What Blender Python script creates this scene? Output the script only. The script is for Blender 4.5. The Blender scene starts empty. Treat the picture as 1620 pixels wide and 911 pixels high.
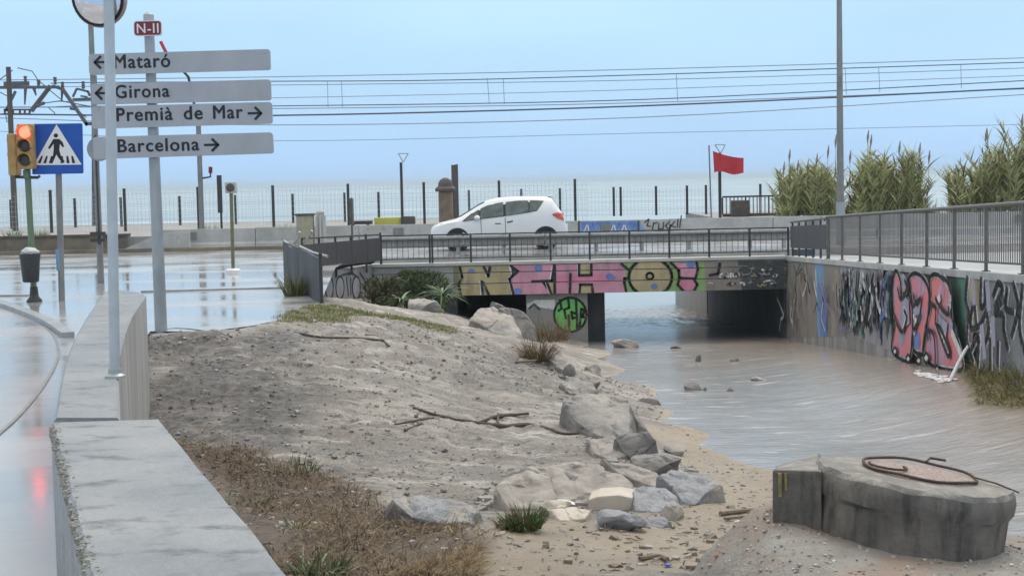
import bpy, bmesh, math, random
import numpy as np
from mathutils import Vector, Matrix, noise
R = math.radians
SC = bpy.context.scene
COL = SC.collection
random.seed(7)
# ------------------------------------------------------------------ camera
CAMH, FPX, CX, CY = 2.15, 2400.0, 810.0, 455.5
PITCH, ROLL = math.atan((455.5 - 287.0) / FPX), R(-1.2)
CAMR = Matrix.Rotation(R(90) - PITCH, 3, 'X') @ Matrix.Rotation(ROLL, 3, 'Z')
CAMP = Vector((0, 0, CAMH))
cd = bpy.data.cameras.new('camera'); cam = bpy.data.objects.new('camera', cd); COL.objects.link(cam)
cam.matrix_world = Matrix.Translation(CAMP) @ CAMR.to_4x4()
cd.sensor_width = 36; cd.lens = FPX / 1620 * 36; cd.clip_start = .05; cd.clip_end = 20000
SC.camera = cam
# ------------------------------------------------------------------ sky, sun, exposure
SUN_EL, SUN_AZ = 58, 25          # azimuth clockwise from +Y (the sea)
w = bpy.data.worlds.new('World'); SC.world = w; w.use_nodes = True
nt = w.node_tree; bg = nt.nodes['Background']
sky = nt.nodes.new('ShaderNodeTexSky'); sky.sky_type = 'NISHITA'; sky.sun_disc = False
sky.sun_elevation = R(SUN_EL); sky.sun_rotation = R(SUN_AZ); sky.dust_density = 3; sky.air_density = 1.5
tc = nt.nodes.new('ShaderNodeTexCoord'); sx = nt.nodes.new('ShaderNodeSeparateXYZ')
nt.links.new(tc.outputs['Generated'], sx.inputs[0])
rp = nt.nodes.new('ShaderNodeValToRGB'); nt.links.new(sx.outputs['Z'], rp.inputs[0])
e = rp.color_ramp.elements
e[0].position = 0.0; e[0].color = (.39, .60, .90, 1)
e[1].position = .10; e[1].color = (.415, .66, .87, 1)
q = rp.color_ramp.elements.new(.45); q.color = (.78, .84, .87, 1)
q = rp.color_ramp.elements.new(1.0); q.color = (1.18, 1.10, 1.0, 1)
mp = nt.nodes.new('ShaderNodeMapping'); mp.inputs['Scale'].default_value = (1.5, 1.5, 6)
nt.links.new(tc.outputs['Generated'], mp.inputs[0])
ns = nt.nodes.new('ShaderNodeTexNoise'); ns.inputs['Scale'].default_value = 2.2; ns.inputs['Detail'].default_value = 6
nt.links.new(mp.outputs[0], ns.inputs['Vector'])
mr = nt.nodes.new('ShaderNodeMapRange'); mr.inputs[1].default_value = .3; mr.inputs[2].default_value = .7
mr.inputs[3].default_value = 9.1; mr.inputs[4].default_value = 10.2
nt.links.new(ns.outputs[0], mr.inputs[0])
vm = nt.nodes.new('ShaderNodeVectorMath'); vm.operation = 'SCALE'
nt.links.new(rp.outputs[0], vm.inputs[0]); nt.links.new(mr.outputs[0], vm.inputs['Scale'])
mx = nt.nodes.new('ShaderNodeMix'); mx.data_type = 'RGBA'; mx.inputs[0].default_value = .9
nt.links.new(sky.outputs[0], mx.inputs[6]); nt.links.new(vm.outputs[0], mx.inputs[7])
nt.links.new(mx.outputs[2], bg.inputs[0]); bg.inputs[1].default_value = .1
sd = bpy.data.lights.new('sun', 'SUN'); sd.energy = 1.5; sd.angle = R(35); sd.color = (1, .93, .85)
so = bpy.data.objects.new('sun', sd); COL.objects.link(so)
sv = Vector((math.sin(R(SUN_AZ)) * math.cos(R(SUN_EL)), math.cos(R(SUN_AZ)) * math.cos(R(SUN_EL)), math.sin(R(SUN_EL))))
so.rotation_euler = (-sv).to_track_quat('-Z', 'Y').to_euler()
so.location = (0, 0, 60)
SC.view_settings.view_transform = 'Standard'; SC.view_settings.look = 'None'
SC.view_settings.exposure = 0.36; SC.view_settings.gamma = 1; SC.view_settings.use_curve_mapping = False

# ------------------------------------------------------------------ pixel -> world (distances always from a known plane)
def ray(px, py):
    return CAMR @ Vector(((px - CX) / FPX, (CY - py) / FPX, -1))
def at_z(px, py, z=0.0):
    d = ray(px, py); return CAMP + d * ((z - CAMH) / d.z)
def at_y(px, py, y):
    d = ray(px, py); return CAMP + d * (y / d.y)
def at_pl(px, py, o, n):
    d = ray(px, py); return CAMP + d * ((Vector(o) - CAMP).dot(n) / d.dot(n))
WA, WB = -.37, -.05                                   # the stream falls 5 % towards the sea
def zw(y): return WA + WB * y
def zwx(x, y):
    u = max(0.0, min(1.0, (x - 4.2) / 3.4)); u = u * u * (3 - 2 * u)
    return zw(y) + u * .50 * (1 - max(0.0, min(1.0, (y - 24) / 18)))
def at_wx(px, py):
    g = at_w(px, py)
    for _ in range(8): g = at_z(px, py, zwx(g.x, g.y))
    return g
def at_w(px, py, off=0.0):
    d = ray(px, py); t = (WA + off - CAMH) / (d.z - WB * d.y); return CAMP + d * t

# ------------------------------------------------------------------ materials
def _n(nt, t, **k):
    n = nt.nodes.new(t)
    for a, b in k.items(): setattr(n, a, b)
    return n
def mat(name, c1, c2=None, rough=.65, scale=3.0, detail=6, lo=.35, hi=.65, bump=0.0, bscale=30, metal=0.0, stretch=(1, 1, 1),
        c3=None, s3=1.0, lo3=.5, hi3=.7, rough2=None, spec=.5, emit=None, es=0, bdist=.02, ior=1.45, alpha=1.0, st3=(1, 1, 1), trans=0.0):
    m = bpy.data.materials.new(name); m.use_nodes = True
    nt = m.node_tree; p = nt.nodes['Principled BSDF']; L = nt.links.new
    geo = _n(nt, 'ShaderNodeNewGeometry')
    def nz(sc, st, det=6):
        mpn = _n(nt, 'ShaderNodeMapping'); mpn.inputs['Scale'].default_value = st; L(geo.outputs['Position'], mpn.inputs[0])
        t = _n(nt, 'ShaderNodeTexNoise'); t.inputs['Scale'].default_value = sc; t.inputs['Detail'].default_value = det; t.inputs['Roughness'].default_value = .62
        L(mpn.outputs[0], t.inputs['Vector']); return t.outputs[0]
    def rng(o, a, b, c=0, d=1):
        r = _n(nt, 'ShaderNodeMapRange'); r.inputs[1].default_value = a; r.inputs[2].default_value = b; r.inputs[3].default_value = c; r.inputs[4].default_value = d
        L(o, r.inputs[0]); return r.outputs[0]
    p.inputs['Roughness'].default_value = rough; p.inputs['Metallic'].default_value = metal
    p.inputs['Specular IOR Level'].default_value = spec; p.inputs['IOR'].default_value = ior
    p.inputs['Base Color'].default_value = (*c1, 1); p.inputs['Alpha'].default_value = alpha; p.inputs['Transmission Weight'].default_value = trans
    out = None
    if c2 is not None:
        f = rng(nz(scale, stretch, detail), lo, hi)
        mixn = _n(nt, 'ShaderNodeMix', data_type='RGBA'); mixn.inputs[6].default_value = (*c1, 1); mixn.inputs[7].default_value = (*c2, 1)
        L(f, mixn.inputs[0]); out = mixn.outputs[2]
        if rough2 is not None:
            r = rng(f, 0, 1, rough, rough2); L(r, p.inputs['Roughness'])
        if c3 is not None:
            f3 = rng(nz(s3, st3, 8), lo3, hi3)
            m3 = _n(nt, 'ShaderNodeMix', data_type='RGBA'); L(out, m3.inputs[6]); m3.inputs[7].default_value = (*c3, 1); L(f3, m3.inputs[0]); out = m3.outputs[2]
        L(out, p.inputs['Base Color'])
    if bump:
        b = _n(nt, 'ShaderNodeBump'); b.inputs['Strength'].default_value = bump; b.inputs['Distance'].default_value = bdist
        L(nz(bscale, stretch, 8), b.inputs['Height']); L(b.outputs[0], p.inputs['Normal'])
    if emit: p.inputs['Emission Color'].default_value = (*emit, 1); p.inputs['Emission Strength'].default_value = es
    return m
M = {}
M['conc'] = mat('concrete', (.33, .33, .32), (.24, .24, .235), .7, 1.2, bump=.5, bscale=25, c3=(.16, .15, .14), s3=2.5, lo3=.58, hi3=.75)
M['conc_wet'] = mat('wet_concrete', (.285, .295, .305), (.20, .21, .22), .45, 1.3, bump=.9, bscale=14, bdist=.03, c3=(.10, .10, .10), s3=3.5, lo3=.54, hi3=.68, rough2=.3, st3=(1, 1.5, 1))
M['conc_light'] = mat('light_concrete', (.50, .50, .49), (.38, .38, .37), .65, 2.0, bump=.3, bscale=30, c3=(.22, .21, .2), s3=3, lo3=.62, hi3=.8)
M['conc_dark'] = mat('dark_wet_concrete', (.185, .162, .138), (.105, .092, .08), .6, 3, bump=.7, bscale=14, c3=(.055, .05, .044), s3=4, lo3=.46, hi3=.66, st3=(2.5, 2.5, .5))
M['conc_top'] = mat('worn_concrete_top', (.25, .232, .21), (.145, .134, .122), .6, 5, bump=1.0, bscale=16, bdist=.03, c3=(.33, .305, .27), s3=9, lo3=.52, hi3=.68)
M['conc_streak'] = mat('streaked_concrete', (.42, .41, .40), (.24, .22, .21), .6, 5, stretch=(1, 1, .06), bump=.3, bscale=18, c3=(.36, .2, .15), s3=4, lo3=.6, hi3=.75, st3=(1, 1, .08))
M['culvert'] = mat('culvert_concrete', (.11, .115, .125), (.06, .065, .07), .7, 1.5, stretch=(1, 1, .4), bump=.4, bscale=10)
M['wallbase'] = mat('retaining_wall', (.38, .365, .35), (.22, .21, .20), .7, 2.2, stretch=(1, .8, .18), bump=.4, bscale=12, c3=(.12, .13, .14), s3=3, lo3=.5, hi3=.75, st3=(1, 1.2, .2))
M['brown_wall'] = mat('stained_wall', (.24, .20, .14), (.13, .115, .1), .75, 1.1, stretch=(1, 1, .8), bump=.3, bscale=15, c3=(.3, .26, .16), s3=.8, lo3=.55, hi3=.75)
M['asphalt'] = mat('wet_asphalt', (.33, .33, .34), (.25, .25, .26), .28, .35, bump=.14, bscale=14, rough2=.12, bdist=.01, lo=.4, hi=.6, ior=1.38)
M['flood'] = mat('flooded_paving', (.40, .40, .41), (.30, .30, .315), .26, .33, bump=.12, bscale=9, rough2=.06, bdist=.010, stretch=(.5, 1.1, 1), ior=1.45, lo=.42, hi=.58)
M['wetconc'] = mat('damp_pavement', (.36, .36, .37), (.28, .28, .29), .38, .8, bump=.2, bscale=12)
M['kerb'] = mat('kerb_stone', (.34, .35, .36), (.24, .25, .26), .35, 3, bump=.3, bscale=25)
M['galv'] = mat('galvanised_steel', (.40, .42, .43), (.30, .32, .33), .42, 5, metal=.35, stretch=(1, 1, .3))
M['galv_dark'] = mat('weathered_steel', (.26, .27, .27), (.19, .19, .19), .55, 6, metal=.2, stretch=(1, 1, .4))
M['rail'] = mat('grey_brown_painted_steel', (.155, .14, .13), (.115, .104, .098), .5, 8, metal=.1)
M['rail_dark'] = mat('dark_painted_steel', (.04, .042, .045), (.065, .06, .058), .55, 8, metal=.1)
M['rail_worn'] = mat('worn_pale_rail', (.5, .5, .52), (.22, .22, .23), .5, 14)
M['sheet'] = mat('grey_sheet_steel', (.065, .07, .074), (.048, .05, .052), .55, 1.5, stretch=(3, 3, .3))
M['sheet_brown'] = mat('brown_grey_sheet_steel', (.085, .08, .082), (.062, .058, .06), .55, 1.5, stretch=(3, 3, .3))
M['sign_backlit'] = mat('sign_face', (.42, .435, .465), (.345, .36, .395), .45, 2.5, stretch=(1, 1, .5), lo=.3, hi=.7, c3=(.25, .255, .27), s3=7, lo3=.62, hi3=.8)  # white boards; their backlit shade is put into this grey
M['sign_back'] = mat('sign_back', (.30, .31, .33), (.24, .25, .27), .5, 2)
M['ink'] = mat('black_lettering', (.015, .017, .02), None, .5)
M['white'] = mat('white_lettering', (.75, .75, .76), None, .5)
M['maroon'] = mat('dark_red_panel', (.20, .02, .035), None, .4)
M['blue'] = mat('blue_sign', (.012, .09, .42), (.012, .075, .36), .4, 1.5)
M['yellow'] = mat('signal_yellow', (.46, .29, .10), (.36, .22, .08), .5, 5)
M['lens_off'] = mat('dark_lens', (.05, .042, .04), None, .3)
M['red_lens'] = mat('lit_red_lens', (.9, .1, .05), None, .3, emit=(1, .035, .02), es=10)
M['green_lens'] = mat('green_lens', (.05, .35, .2), None, .3, emit=(.2, 1, .6), es=.8)
M['greenpole'] = mat('green_painted_pole', (.10, .17, .10), (.17, .21, .15), .5, 9, stretch=(1, 1, .4))
M['olivepole'] = mat('olive_painted_pole', (.14, .15, .07), (.19, .19, .11), .5, 9)
M['bin'] = mat('dark_plastic', (.05, .055, .06), (.035, .04, .045), .45, 5)
M['bag'] = mat('white_bag', (.62, .62, .62), (.4, .4, .4), .5, 14, bump=.5, bscale=20)
M['mirror'] = mat('mirror_glass', (.75, .76, .78), None, .06, metal=1.0)
M['mirror_rim'] = mat('weathered_mirror_shell', (.42, .30, .24), (.28, .2, .17), .55, 12)
M['black'] = mat('black_rubber', (.015, .015, .016), None, .6)
M['rust'] = mat('rusty_iron', (.09, .05, .035), (.05, .035, .03), .75, 20, bump=.4, bscale=60)
M['car'] = mat('white_car_paint', (.80, .81, .82), None, .14, spec=.55)
M['carglass'] = mat('car_glass', (.13, .18, .175), (.05, .06, .065), .07, 2.2, spec=.7)
M['carblack'] = mat('car_black_trim', (.02, .02, .022), None, .45)
M['tyre'] = mat('tyre', (.02, .02, .02), None, .8)
M['alloy'] = mat('alloy_rim', (.45, .46, .47), None, .35, metal=.6)
M['tail'] = mat('red_tail_lamp', (.62, .05, .05), (.7, .2, .18), .2, 12)
M['flag'] = mat('red_flag_cloth', (.58, .05, .06), (.46, .035, .05), .75, 3)
M['stone'] = mat('sandstone', (.24, .18, .13), (.15, .115, .095), .8, 4, bump=.5, bscale=15)
M['stonecap'] = mat('dark_sandstone', (.12, .105, .095), (.08, .07, .065), .8, 5, bump=.4, bscale=15)
M['wire'] = mat('wire', (.09, .095, .12), None, .6)
M['wire_pale'] = mat('pale_wire', (.28, .30, .36), None, .6)
M['mesh'] = mat('fence_mesh', (.50, .55, .56), None, .6)
M['mast'] = mat('brown_mast_steel', (.12, .095, .085), (.09, .08, .075), .65, 8)
M['mastgrey'] = mat('grey_mast_steel', (.13, .13, .14), (.09, .09, .10), .6, 8)
M['yel_boat'] = mat('yellow_hull', (.6, .58, .14), None, .5)
M['boxyel'] = mat('stained_cabinet', (.40, .38, .27), (.3, .28, .22), .7, 5, c3=(.33, .31, .12), s3=3)
M['rock'] = mat('granite', (.31, .30, .29), (.20, .195, .19), .62, 2.5, bump=1.0, bscale=9, bdist=.04, c3=(.37, .335, .30), s3=1.4, lo3=.48, hi3=.64)
M['rock_b'] = mat('bluish_granite', (.29, .305, .33), (.19, .20, .22), .5, 3.0, bump=1.0, bscale=10, bdist=.04, c3=(.38, .335, .285), s3=1.7, lo3=.53, hi3=.68)
M['rock_d'] = mat('dark_wet_rock', (.21, .205, .198), (.125, .122, .118), .5, 3.0, bump=.9, bscale=14, c3=(.33, .305, .28), s3=1.5, lo3=.5, hi3=.66)
M['rock_p'] = mat('pale_block', (.52, .47, .40), (.42, .38, .33), .6, 3.0, bump=.4, bscale=25)
M['rock_s'] = mat('sandy_rock', (.36, .335, .305), (.25, .232, .215), .65, 3.0, bump=.9, bscale=12, c3=(.17, .155, .14), s3=5)
M['soil_line'] = mat('dark_soil_line', (.06, .05, .042), (.10, .085, .07), .85, 20, bump=.5, bscale=50)
M['wood'] = mat('grey_driftwood', (.24, .19, .14), (.14, .11, .085), .8, 12, bump=.5, bscale=40)
M['deadgrass'] = mat('dead_grass', (.085, .06, .042), (.17, .122, .08), .8, 7, lo=.4, hi=.6)
M['straw'] = mat('straw', (.33, .25, .14), (.2, .145, .085), .8, 7)
M['drygrass'] = mat('dry_tuft', (.20, .145, .085), (.115, .08, .05), .8, 7)
M['greenweed'] = mat('green_weed', (.06, .12, .03), (.10, .15, .05), .6, 7, spec=.3)
M['paleleaf'] = mat('pale_green_leaf', (.16, .24, .13), (.26, .33, .22), .55, 7)
M['bankgrass'] = mat('bank_grass', (.24, .23, .07), (.13, .15, .04), .7, 4)
M['moss'] = mat('moss', (.09, .14, .025), (.055, .09, .02), .8, 4)
M['bush'] = mat('dark_bush_leaf', (.035, .06, .022), (.07, .09, .04), .6, 4)
M['reed'] = mat('reed_leaf', (.26, .29, .10), (.40, .40, .19), .6, 2.2)
M['reed2'] = mat('reed_leaf_pale', (.48, .47, .29), (.29, .32, .125), .6, 2.2)
M['reedstem'] = mat('reed_stem', (.32, .30, .19), (.2, .2, .1), .6, 4)
M['plume'] = mat('reed_plume', (.22, .19, .18), (.3, .26, .22), .8, 4)
M['litter'] = mat('white_litter', (.7, .7, .72), None, .5)
M['bluelit'] = mat('blue_litter', (.05, .06, .3), None, .5)
M['foam'] = mat('white_water', (.8, .8, .82), (.62, .62, .62), .35, 20, bump=.4, bscale=40)
M['pipehole'] = mat('dark_outlet', (.02, .018, .018), None, .9)

# terrain material
def terrain_mat():
    m = bpy.data.materials.new('bank_soil'); m.use_nodes = True
    nt = m.node_tree; p = nt.nodes['Principled BSDF']; L = nt.links.new
    geo = _n(nt, 'ShaderNodeNewGeometry')
    def nz(sc, det=8, st=(1, 1, 1), ro=.65):
        mpn = _n(nt, 'ShaderNodeMapping'); mpn.inputs['Scale'].default_value = st; L(geo.outputs['Position'], mpn.inputs[0])
        t = _n(nt, 'ShaderNodeTexNoise'); t.inputs['Scale'].default_value = sc; t.inputs['Detail'].default_value = det; t.inputs['Roughness'].default_value = ro
        L(mpn.outputs[0], t.inputs['Vector']); return t.outputs[0]
    def rng(o, a, b, c=0, d=1):
        r = _n(nt, 'ShaderNodeMapRange'); r.inputs[1].default_value = a; r.inputs[2].default_value = b; r.inputs[3].default_value = c; r.inputs[4].default_value = d
        L(o, r.inputs[0]); return r.outputs[0]
    def mixc(f, a, b):
        x = _n(nt, 'ShaderNodeMix', data_type='RGBA')
        for i, v in ((6, a), (7, b)):
            if isinstance(v, tuple): x.inputs[i].default_value = (*v, 1)
            else: L(v, x.inputs[i])
        L(f, x.inputs[0]); return x.outputs[2]
    def mul(a, b):
        x = _n(nt, 'ShaderNodeMath', operation='MULTIPLY'); L(a, x.inputs[0]); L(b, x.inputs[1]); return x.outputs[0]
    def attr(n):
        a = _n(nt, 'ShaderNodeAttribute'); a.attribute_name = n; return a.outputs['Fac']
    dirt = mixc(rng(nz(.55), .38, .60), (.47, .425, .375), (.29, .255, .222))
    dirt = mixc(rng(nz(3.4, st=(.8, 1.3, 1), ro=.75), .48, .57), dirt, (.20, .187, .174))
    dirt = mixc(rng(nz(1.7, st=(.8, 1.6, 1), ro=.75), .53, .61), dirt, (.60, .57, .53))
    dirt = mixc(rng(nz(.9, st=(.4, 1.9, 1), ro=.7), .5, .62), dirt, (.25, .228, .205))
    dirt = mixc(rng(nz(13, ro=.8), .56, .66), dirt, (.15, .137, .125))
    dirt = mixc(rng(nz(38, 4, ro=.8), .55, .63), dirt, (.16, .147, .135))
    dirt = mixc(rng(nz(33, 4, ro=.8), .57, .65), dirt, (.58, .55, .51))
    gravel = mixc(rng(nz(9), .42, .58), (.20, .188, .178), (.095, .09, .086))
    dirt = mixc(mul(attr('gravel'), rng(nz(1.6), .32, .50)), dirt, gravel)
    sand = mixc(rng(nz(1.2), .35, .65), (.50, .43, .335), (.41, .35, .275))
    sand = mixc(rng(nz(11), .57, .66), sand, (.19, .15, .12))
    c = mixc(attr('sand'), dirt, sand)
    mud = mixc(rng(nz(5), .4, .6), (.12, .085, .062), (.21, .155, .11))
    c = mixc(attr('mud'), c, mud)
    c = mixc(mul(attr('moss'), rng(nz(3), .3, .55)), c, mixc(rng(nz(5), .4, .6), (.155, .16, .07), (.22, .21, .11)))
    L(c, p.inputs['Base Color'])
    L(rng(nz(1.1), .35, .65, .42, .75), p.inputs['Roughness']); p.inputs['Specular IOR Level'].default_value = .4
    b = _n(nt, 'ShaderNodeBump'); b.inputs['Strength'].default_value = 1.0; b.inputs['Distance'].default_value = .06
    L(nz(11, 12, ro=.85), b.inputs['Height']); L(b.outputs[0], p.inputs['Normal'])
    return m
M['soil'] = terrain_mat()
def water_mat(name, c1, c2, rough, s1, s2, st, k1, k2, mix_s=.2, foam=None, fs=1.0, flo=.62, fhi=.7, silt=None):
    m = bpy.data.materials.new(name); m.use_nodes = True
    nt = m.node_tree; p = nt.nodes['Principled BSDF']; L = nt.links.new
    geo = _n(nt, 'ShaderNodeNewGeometry')
    def nz(sc, st):
        mpn = _n(nt, 'ShaderNodeMapping'); mpn.inputs['Scale'].default_value = st; L(geo.outputs['Position'], mpn.inputs[0])
        t = _n(nt, 'ShaderNodeTexNoise'); t.inputs['Scale'].default_value = sc; t.inputs['Detail'].default_value = 5
        L(mpn.outputs[0], t.inputs['Vector']); return t.outputs[0]
    x = _n(nt, 'ShaderNodeMix', data_type='RGBA'); x.inputs[6].default_value = (*c1, 1); x.inputs[7].default_value = (*c2, 1)
    r = _n(nt, 'ShaderNodeMapRange'); r.inputs[1].default_value = .4; r.inputs[2].default_value = .6; L(nz(mix_s, st), r.inputs[0]); L(r.outputs[0], x.inputs[0])
    col = x.outputs[2]
    p.inputs['Roughness'].default_value = rough
    if foam:
        f = _n(nt, 'ShaderNodeMapRange'); f.inputs[1].default_value = flo; f.inputs[2].default_value = fhi; L(nz(fs, st), f.inputs[0])
        y = _n(nt, 'ShaderNodeMix', data_type='RGBA'); L(col, y.inputs[6]); y.inputs[7].default_value = (*foam, 1); L(f.outputs[0], y.inputs[0]); col = y.outputs[2]
    if silt:
        sp_ = _n(nt, 'ShaderNodeSeparateXYZ'); L(geo.outputs['Position'], sp_.inputs[0])
        ad = _n(nt, 'ShaderNodeMath', operation='MULTIPLY_ADD'); L(nz(.5, (1, .5, 1)), ad.inputs[0]); ad.inputs[1].default_value = 5.0; L(sp_.outputs['X'], ad.inputs[2])
        f = _n(nt, 'ShaderNodeMapRange'); f.inputs[1].default_value = 6.6; f.inputs[2].default_value = 10.2; L(ad.outputs[0], f.inputs[0])
        y = _n(nt, 'ShaderNodeMix', data_type='RGBA'); L(col, y.inputs[6]); y.inputs[7].default_value = (*silt, 1); L(f.outputs[0], y.inputs[0]); col = y.outputs[2]
    L(col, p.inputs['Base Color'])
    p.inputs['IOR'].default_value = 1.72
    b1 = _n(nt, 'ShaderNodeBump'); b1.inputs['Strength'].default_value = k1; b1.inputs['Distance'].default_value = .15; L(nz(s1, st), b1.inputs['Height'])
    b2 = _n(nt, 'ShaderNodeBump'); b2.inputs['Strength'].default_value = k2; b2.inputs['Distance'].default_value = .03; L(nz(s2, st), b2.inputs['Height'])
    L(b1.outputs[0], b2.inputs['Normal']); L(b2.outputs[0], p.inputs['Normal'])
    return m
M['stream'] = water_mat('muddy_stream', (.29, .285, .285), (.23, .222, .215), .19, 1.8, 9, (.7, 1.4, 1), 0.10, .36, .22, foam=(.46, .44, .42), fs=1.9, flo=.60, fhi=.68, silt=(.335, .285, .238))
M['sea'] = water_mat('sea_water', (.28, .345, .375), (.20, .265, .30), .3, .35, 2.0, (.25, 1, 1), .35, .3, .012, foam=(.6, .62, .6), fs=.06, flo=.60, fhi=.70)

# ------------------------------------------------------------------ mesh builder
class MB:
    def __init__(s): s.v = []; s.f = []; s.m = []; s.cur = 0
    def add(s, vs, fs):
        b = len(s.v); s.v += [Vector(x) for x in vs]
        for f in fs: s.f.append([b + i for i in f]); s.m.append(s.cur)
        return s
    def box(s, c, d, rot=None):
        c = Vector(c); x, y, z = [k / 2 for k in d]
        vs = [Vector((i * x, j * y, k * z)) for i in (-1, 1) for j in (-1, 1) for k in (-1, 1)]
        if rot is not None: vs = [rot @ a for a in vs]
        return s.add([c + a for a in vs], [(0, 1, 3, 2), (4, 6, 7, 5), (0, 4, 5, 1), (2, 3, 7, 6), (0, 2, 6, 4), (1, 5, 7, 3)])
    def bbox(s, x0, x1, y0, y1, z0, z1): return s.box(((x0 + x1) / 2, (y0 + y1) / 2, (z0 + z1) / 2), (x1 - x0, y1 - y0, z1 - z0))
    def beam(s, a, b, wd, hd, up=(0, 0, 1)):
        a, b = Vector(a), Vector(b); d = (b - a); L = d.length; d.normalize(); u = Vector(up)
        if abs(d.dot(u)) > .98: u = Vector((0, 1, 0))
        sd = d.cross(u).normalized(); u2 = sd.cross(d).normalized()
        return s.box((a + b) / 2, (wd, L, hd), Matrix((sd, d, u2)).transposed())
    def tube(s, pts, r, n=8, cap=True):
        pts = [Vector(p) for p in pts]; rs = r if isinstance(r, (list, tuple)) else [r] * len(pts)
        vs, fs = [], []; prev = None
        for i, p in enumerate(pts):
            d = (pts[min(i + 1, len(pts) - 1)] - pts[max(i - 1, 0)]).normalized()
            if prev is None: u = d.orthogonal().normalized()
            else: u = (prev - d * prev.dot(d)); u = u.normalized() if u.length > 1e-6 else d.orthogonal().normalized()
            prev = u; w2 = d.cross(u)
            for k in range(n):
                a = 2 * math.pi * k / n; vs.append(p + (u * math.cos(a) + w2 * math.sin(a)) * rs[i])
        for i in range(len(pts) - 1):
            for k in range(n): k2 = (k + 1) % n; fs.append((i * n + k, i * n + k2, (i + 1) * n + k2, (i + 1) * n + k))
        if cap: fs.append(tuple(range(n))[::-1]); fs.append(tuple((len(pts) - 1) * n + k for k in range(n)))
        return s.add(vs, fs)
    def lathe(s, c, prof, n=20, axis=None):
        c = Vector(c); vs, fs = [], []
        q = axis if axis is not None else Matrix.Identity(3)
        for (r, z) in prof:
            for k in range(n):
                a = 2 * math.pi * k / n; vs.append(c + q @ Vector((r * math.cos(a), r * math.sin(a), z)))
        for i in range(len(prof) - 1):
            for k in range(n): k2 = (k + 1) % n; fs.append((i * n + k, i * n + k2, (i + 1) * n + k2, (i + 1) * n + k))
        fs.append(tuple(range(n))[::-1]); fs.append(tuple((len(prof) - 1) * n + k for k in range(n)))
        return s.add(vs, fs)
    def prism(s, poly, d):
        poly = [Vector(p) for p in poly]; d = Vector(d); n = len(poly)
        return s.add(poly + [p + d for p in poly], [tuple(range(n)), tuple(range(2 * n - 1, n - 1, -1))] + [(i, n + i, n + (i + 1) % n, (i + 1) % n) for i in range(n)])
    def build(s, name, mats, parent=None, smooth=False, tri=False, bevel=0):
        off = Vector(parent_loc(parent)) if parent is not None else Vector((0, 0, 0))
        me = bpy.data.meshes.new(name)
        me.from_pydata([tuple(v - off) for v in s.v], [], s.f)
        if not isinstance(mats, (list, tuple)): mats = [mats]
        for k in mats: me.materials.append(M[k] if isinstance(k, str) else k)
        if len(mats) > 1: me.polygons.foreach_set('material_index', s.m)
        bm = bmesh.new(); bm.from_mesh(me)
        if tri: bmesh.ops.triangulate(bm, faces=bm.faces, ngon_method='EAR_CLIP')
        else: bmesh.ops.recalc_face_normals(bm, faces=bm.faces)
        if bevel:
            bmesh.ops.bevel(bm, geom=[e for e in bm.edges if len(e.link_faces) == 2 and e.calc_face_angle(0) > .6], offset=bevel, segments=2, affect='EDGES', profile=.6)
        bm.to_mesh(me); bm.free()
        if smooth:
            me.polygons.foreach_set('use_smooth', [True] * len(me.polygons))
            me.set_sharp_from_angle(angle=R(40))
        me.update()
        return link(name, me, parent)
WORLD = {}
def parent_loc(o):
    return WORLD.get(o.name, Vector((0, 0, 0)))
def link(name, me, parent=None, loc=None):
    o = bpy.data.objects.new(name, me); COL.objects.link(o)
    if parent is not None: o.parent = parent; WORLD[o.name] = WORLD.get(parent.name, Vector((0, 0, 0)))
    if loc is not None: o.location = Vector(loc) - (WORLD.get(parent.name, Vector((0, 0, 0))) if parent is not None else Vector((0, 0, 0)))
    return o
def tag(o, label=None, cat=None, group=None, kind=None):
    if label: o['label'] = label
    if cat: o['category'] = cat
    if group: o['group'] = group
    if kind: o['kind'] = kind
    return o
def thing(name, label, cat, loc=(0, 0, 0), group=None):
    o = bpy.data.objects.new(name, None); COL.objects.link(o); o.location = loc; o.empty_display_size = .1
    WORLD[o.name] = Vector(loc); return tag(o, label, cat, group)
def setting(name, mb, m, **k): return tag(mb.build(name, m, **k), kind='structure')
def V3(p, z=None): return Vector((p[0], p[1], z if z is not None else p[2]))
def catmull(pts, n):
    pts = [Vector(p) for p in pts]; out = []
    P = [pts[0] * 2 - pts[1]] + pts + [pts[-1] * 2 - pts[-2]]
    for i in range(len(pts) - 1):
        a, b, c, d = P[i:i + 4]
        for k in range(n):
            t = k / n
            out.append(.5 * ((2 * b) + (c - a) * t + (2 * a - 5 * b + 4 * c - d) * t * t + (3 * b - 3 * c + d - a) * t ** 3))
    out.append(pts[-1]); return out
def text_mesh(mb, s, o, width, cap, depth=.004, bold=.018, spacing=1.12):
    """letters standing on the plane facing -Y: o = left end of the baseline"""
    cu = bpy.data.curves.new('lettering', 'FONT'); cu.body = s; cu.size = 1; cu.extrude = 0; cu.offset = 0; cu.space_character = spacing; cu.resolution_u = 4
    ob = bpy.data.objects.new('lettering', cu); me = bpy.data.meshes.new_from_object(ob)
    co = [v.co.copy() for v in me.vertices]; x0 = min(c.x for c in co); x1 = max(c.x for c in co)
    kx = width / (x1 - x0); kz = cap / .727
    for i, (bx_, bz_) in enumerate(((-1, 0), (1, 0), (0, -1), (0, 1), (0, 0))):
        mb.add([Vector((o[0] + (c.x - x0 + bx_ * bold) * kx, o[1] - depth - i * .0004, o[2] + (c.y + bz_ * bold * .7) * kz)) for c in co], [list(p.vertices) for p in me.polygons])
    bpy.data.objects.remove(ob); bpy.data.curves.remove(cu); bpy.data.meshes.remove(me)
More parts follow.
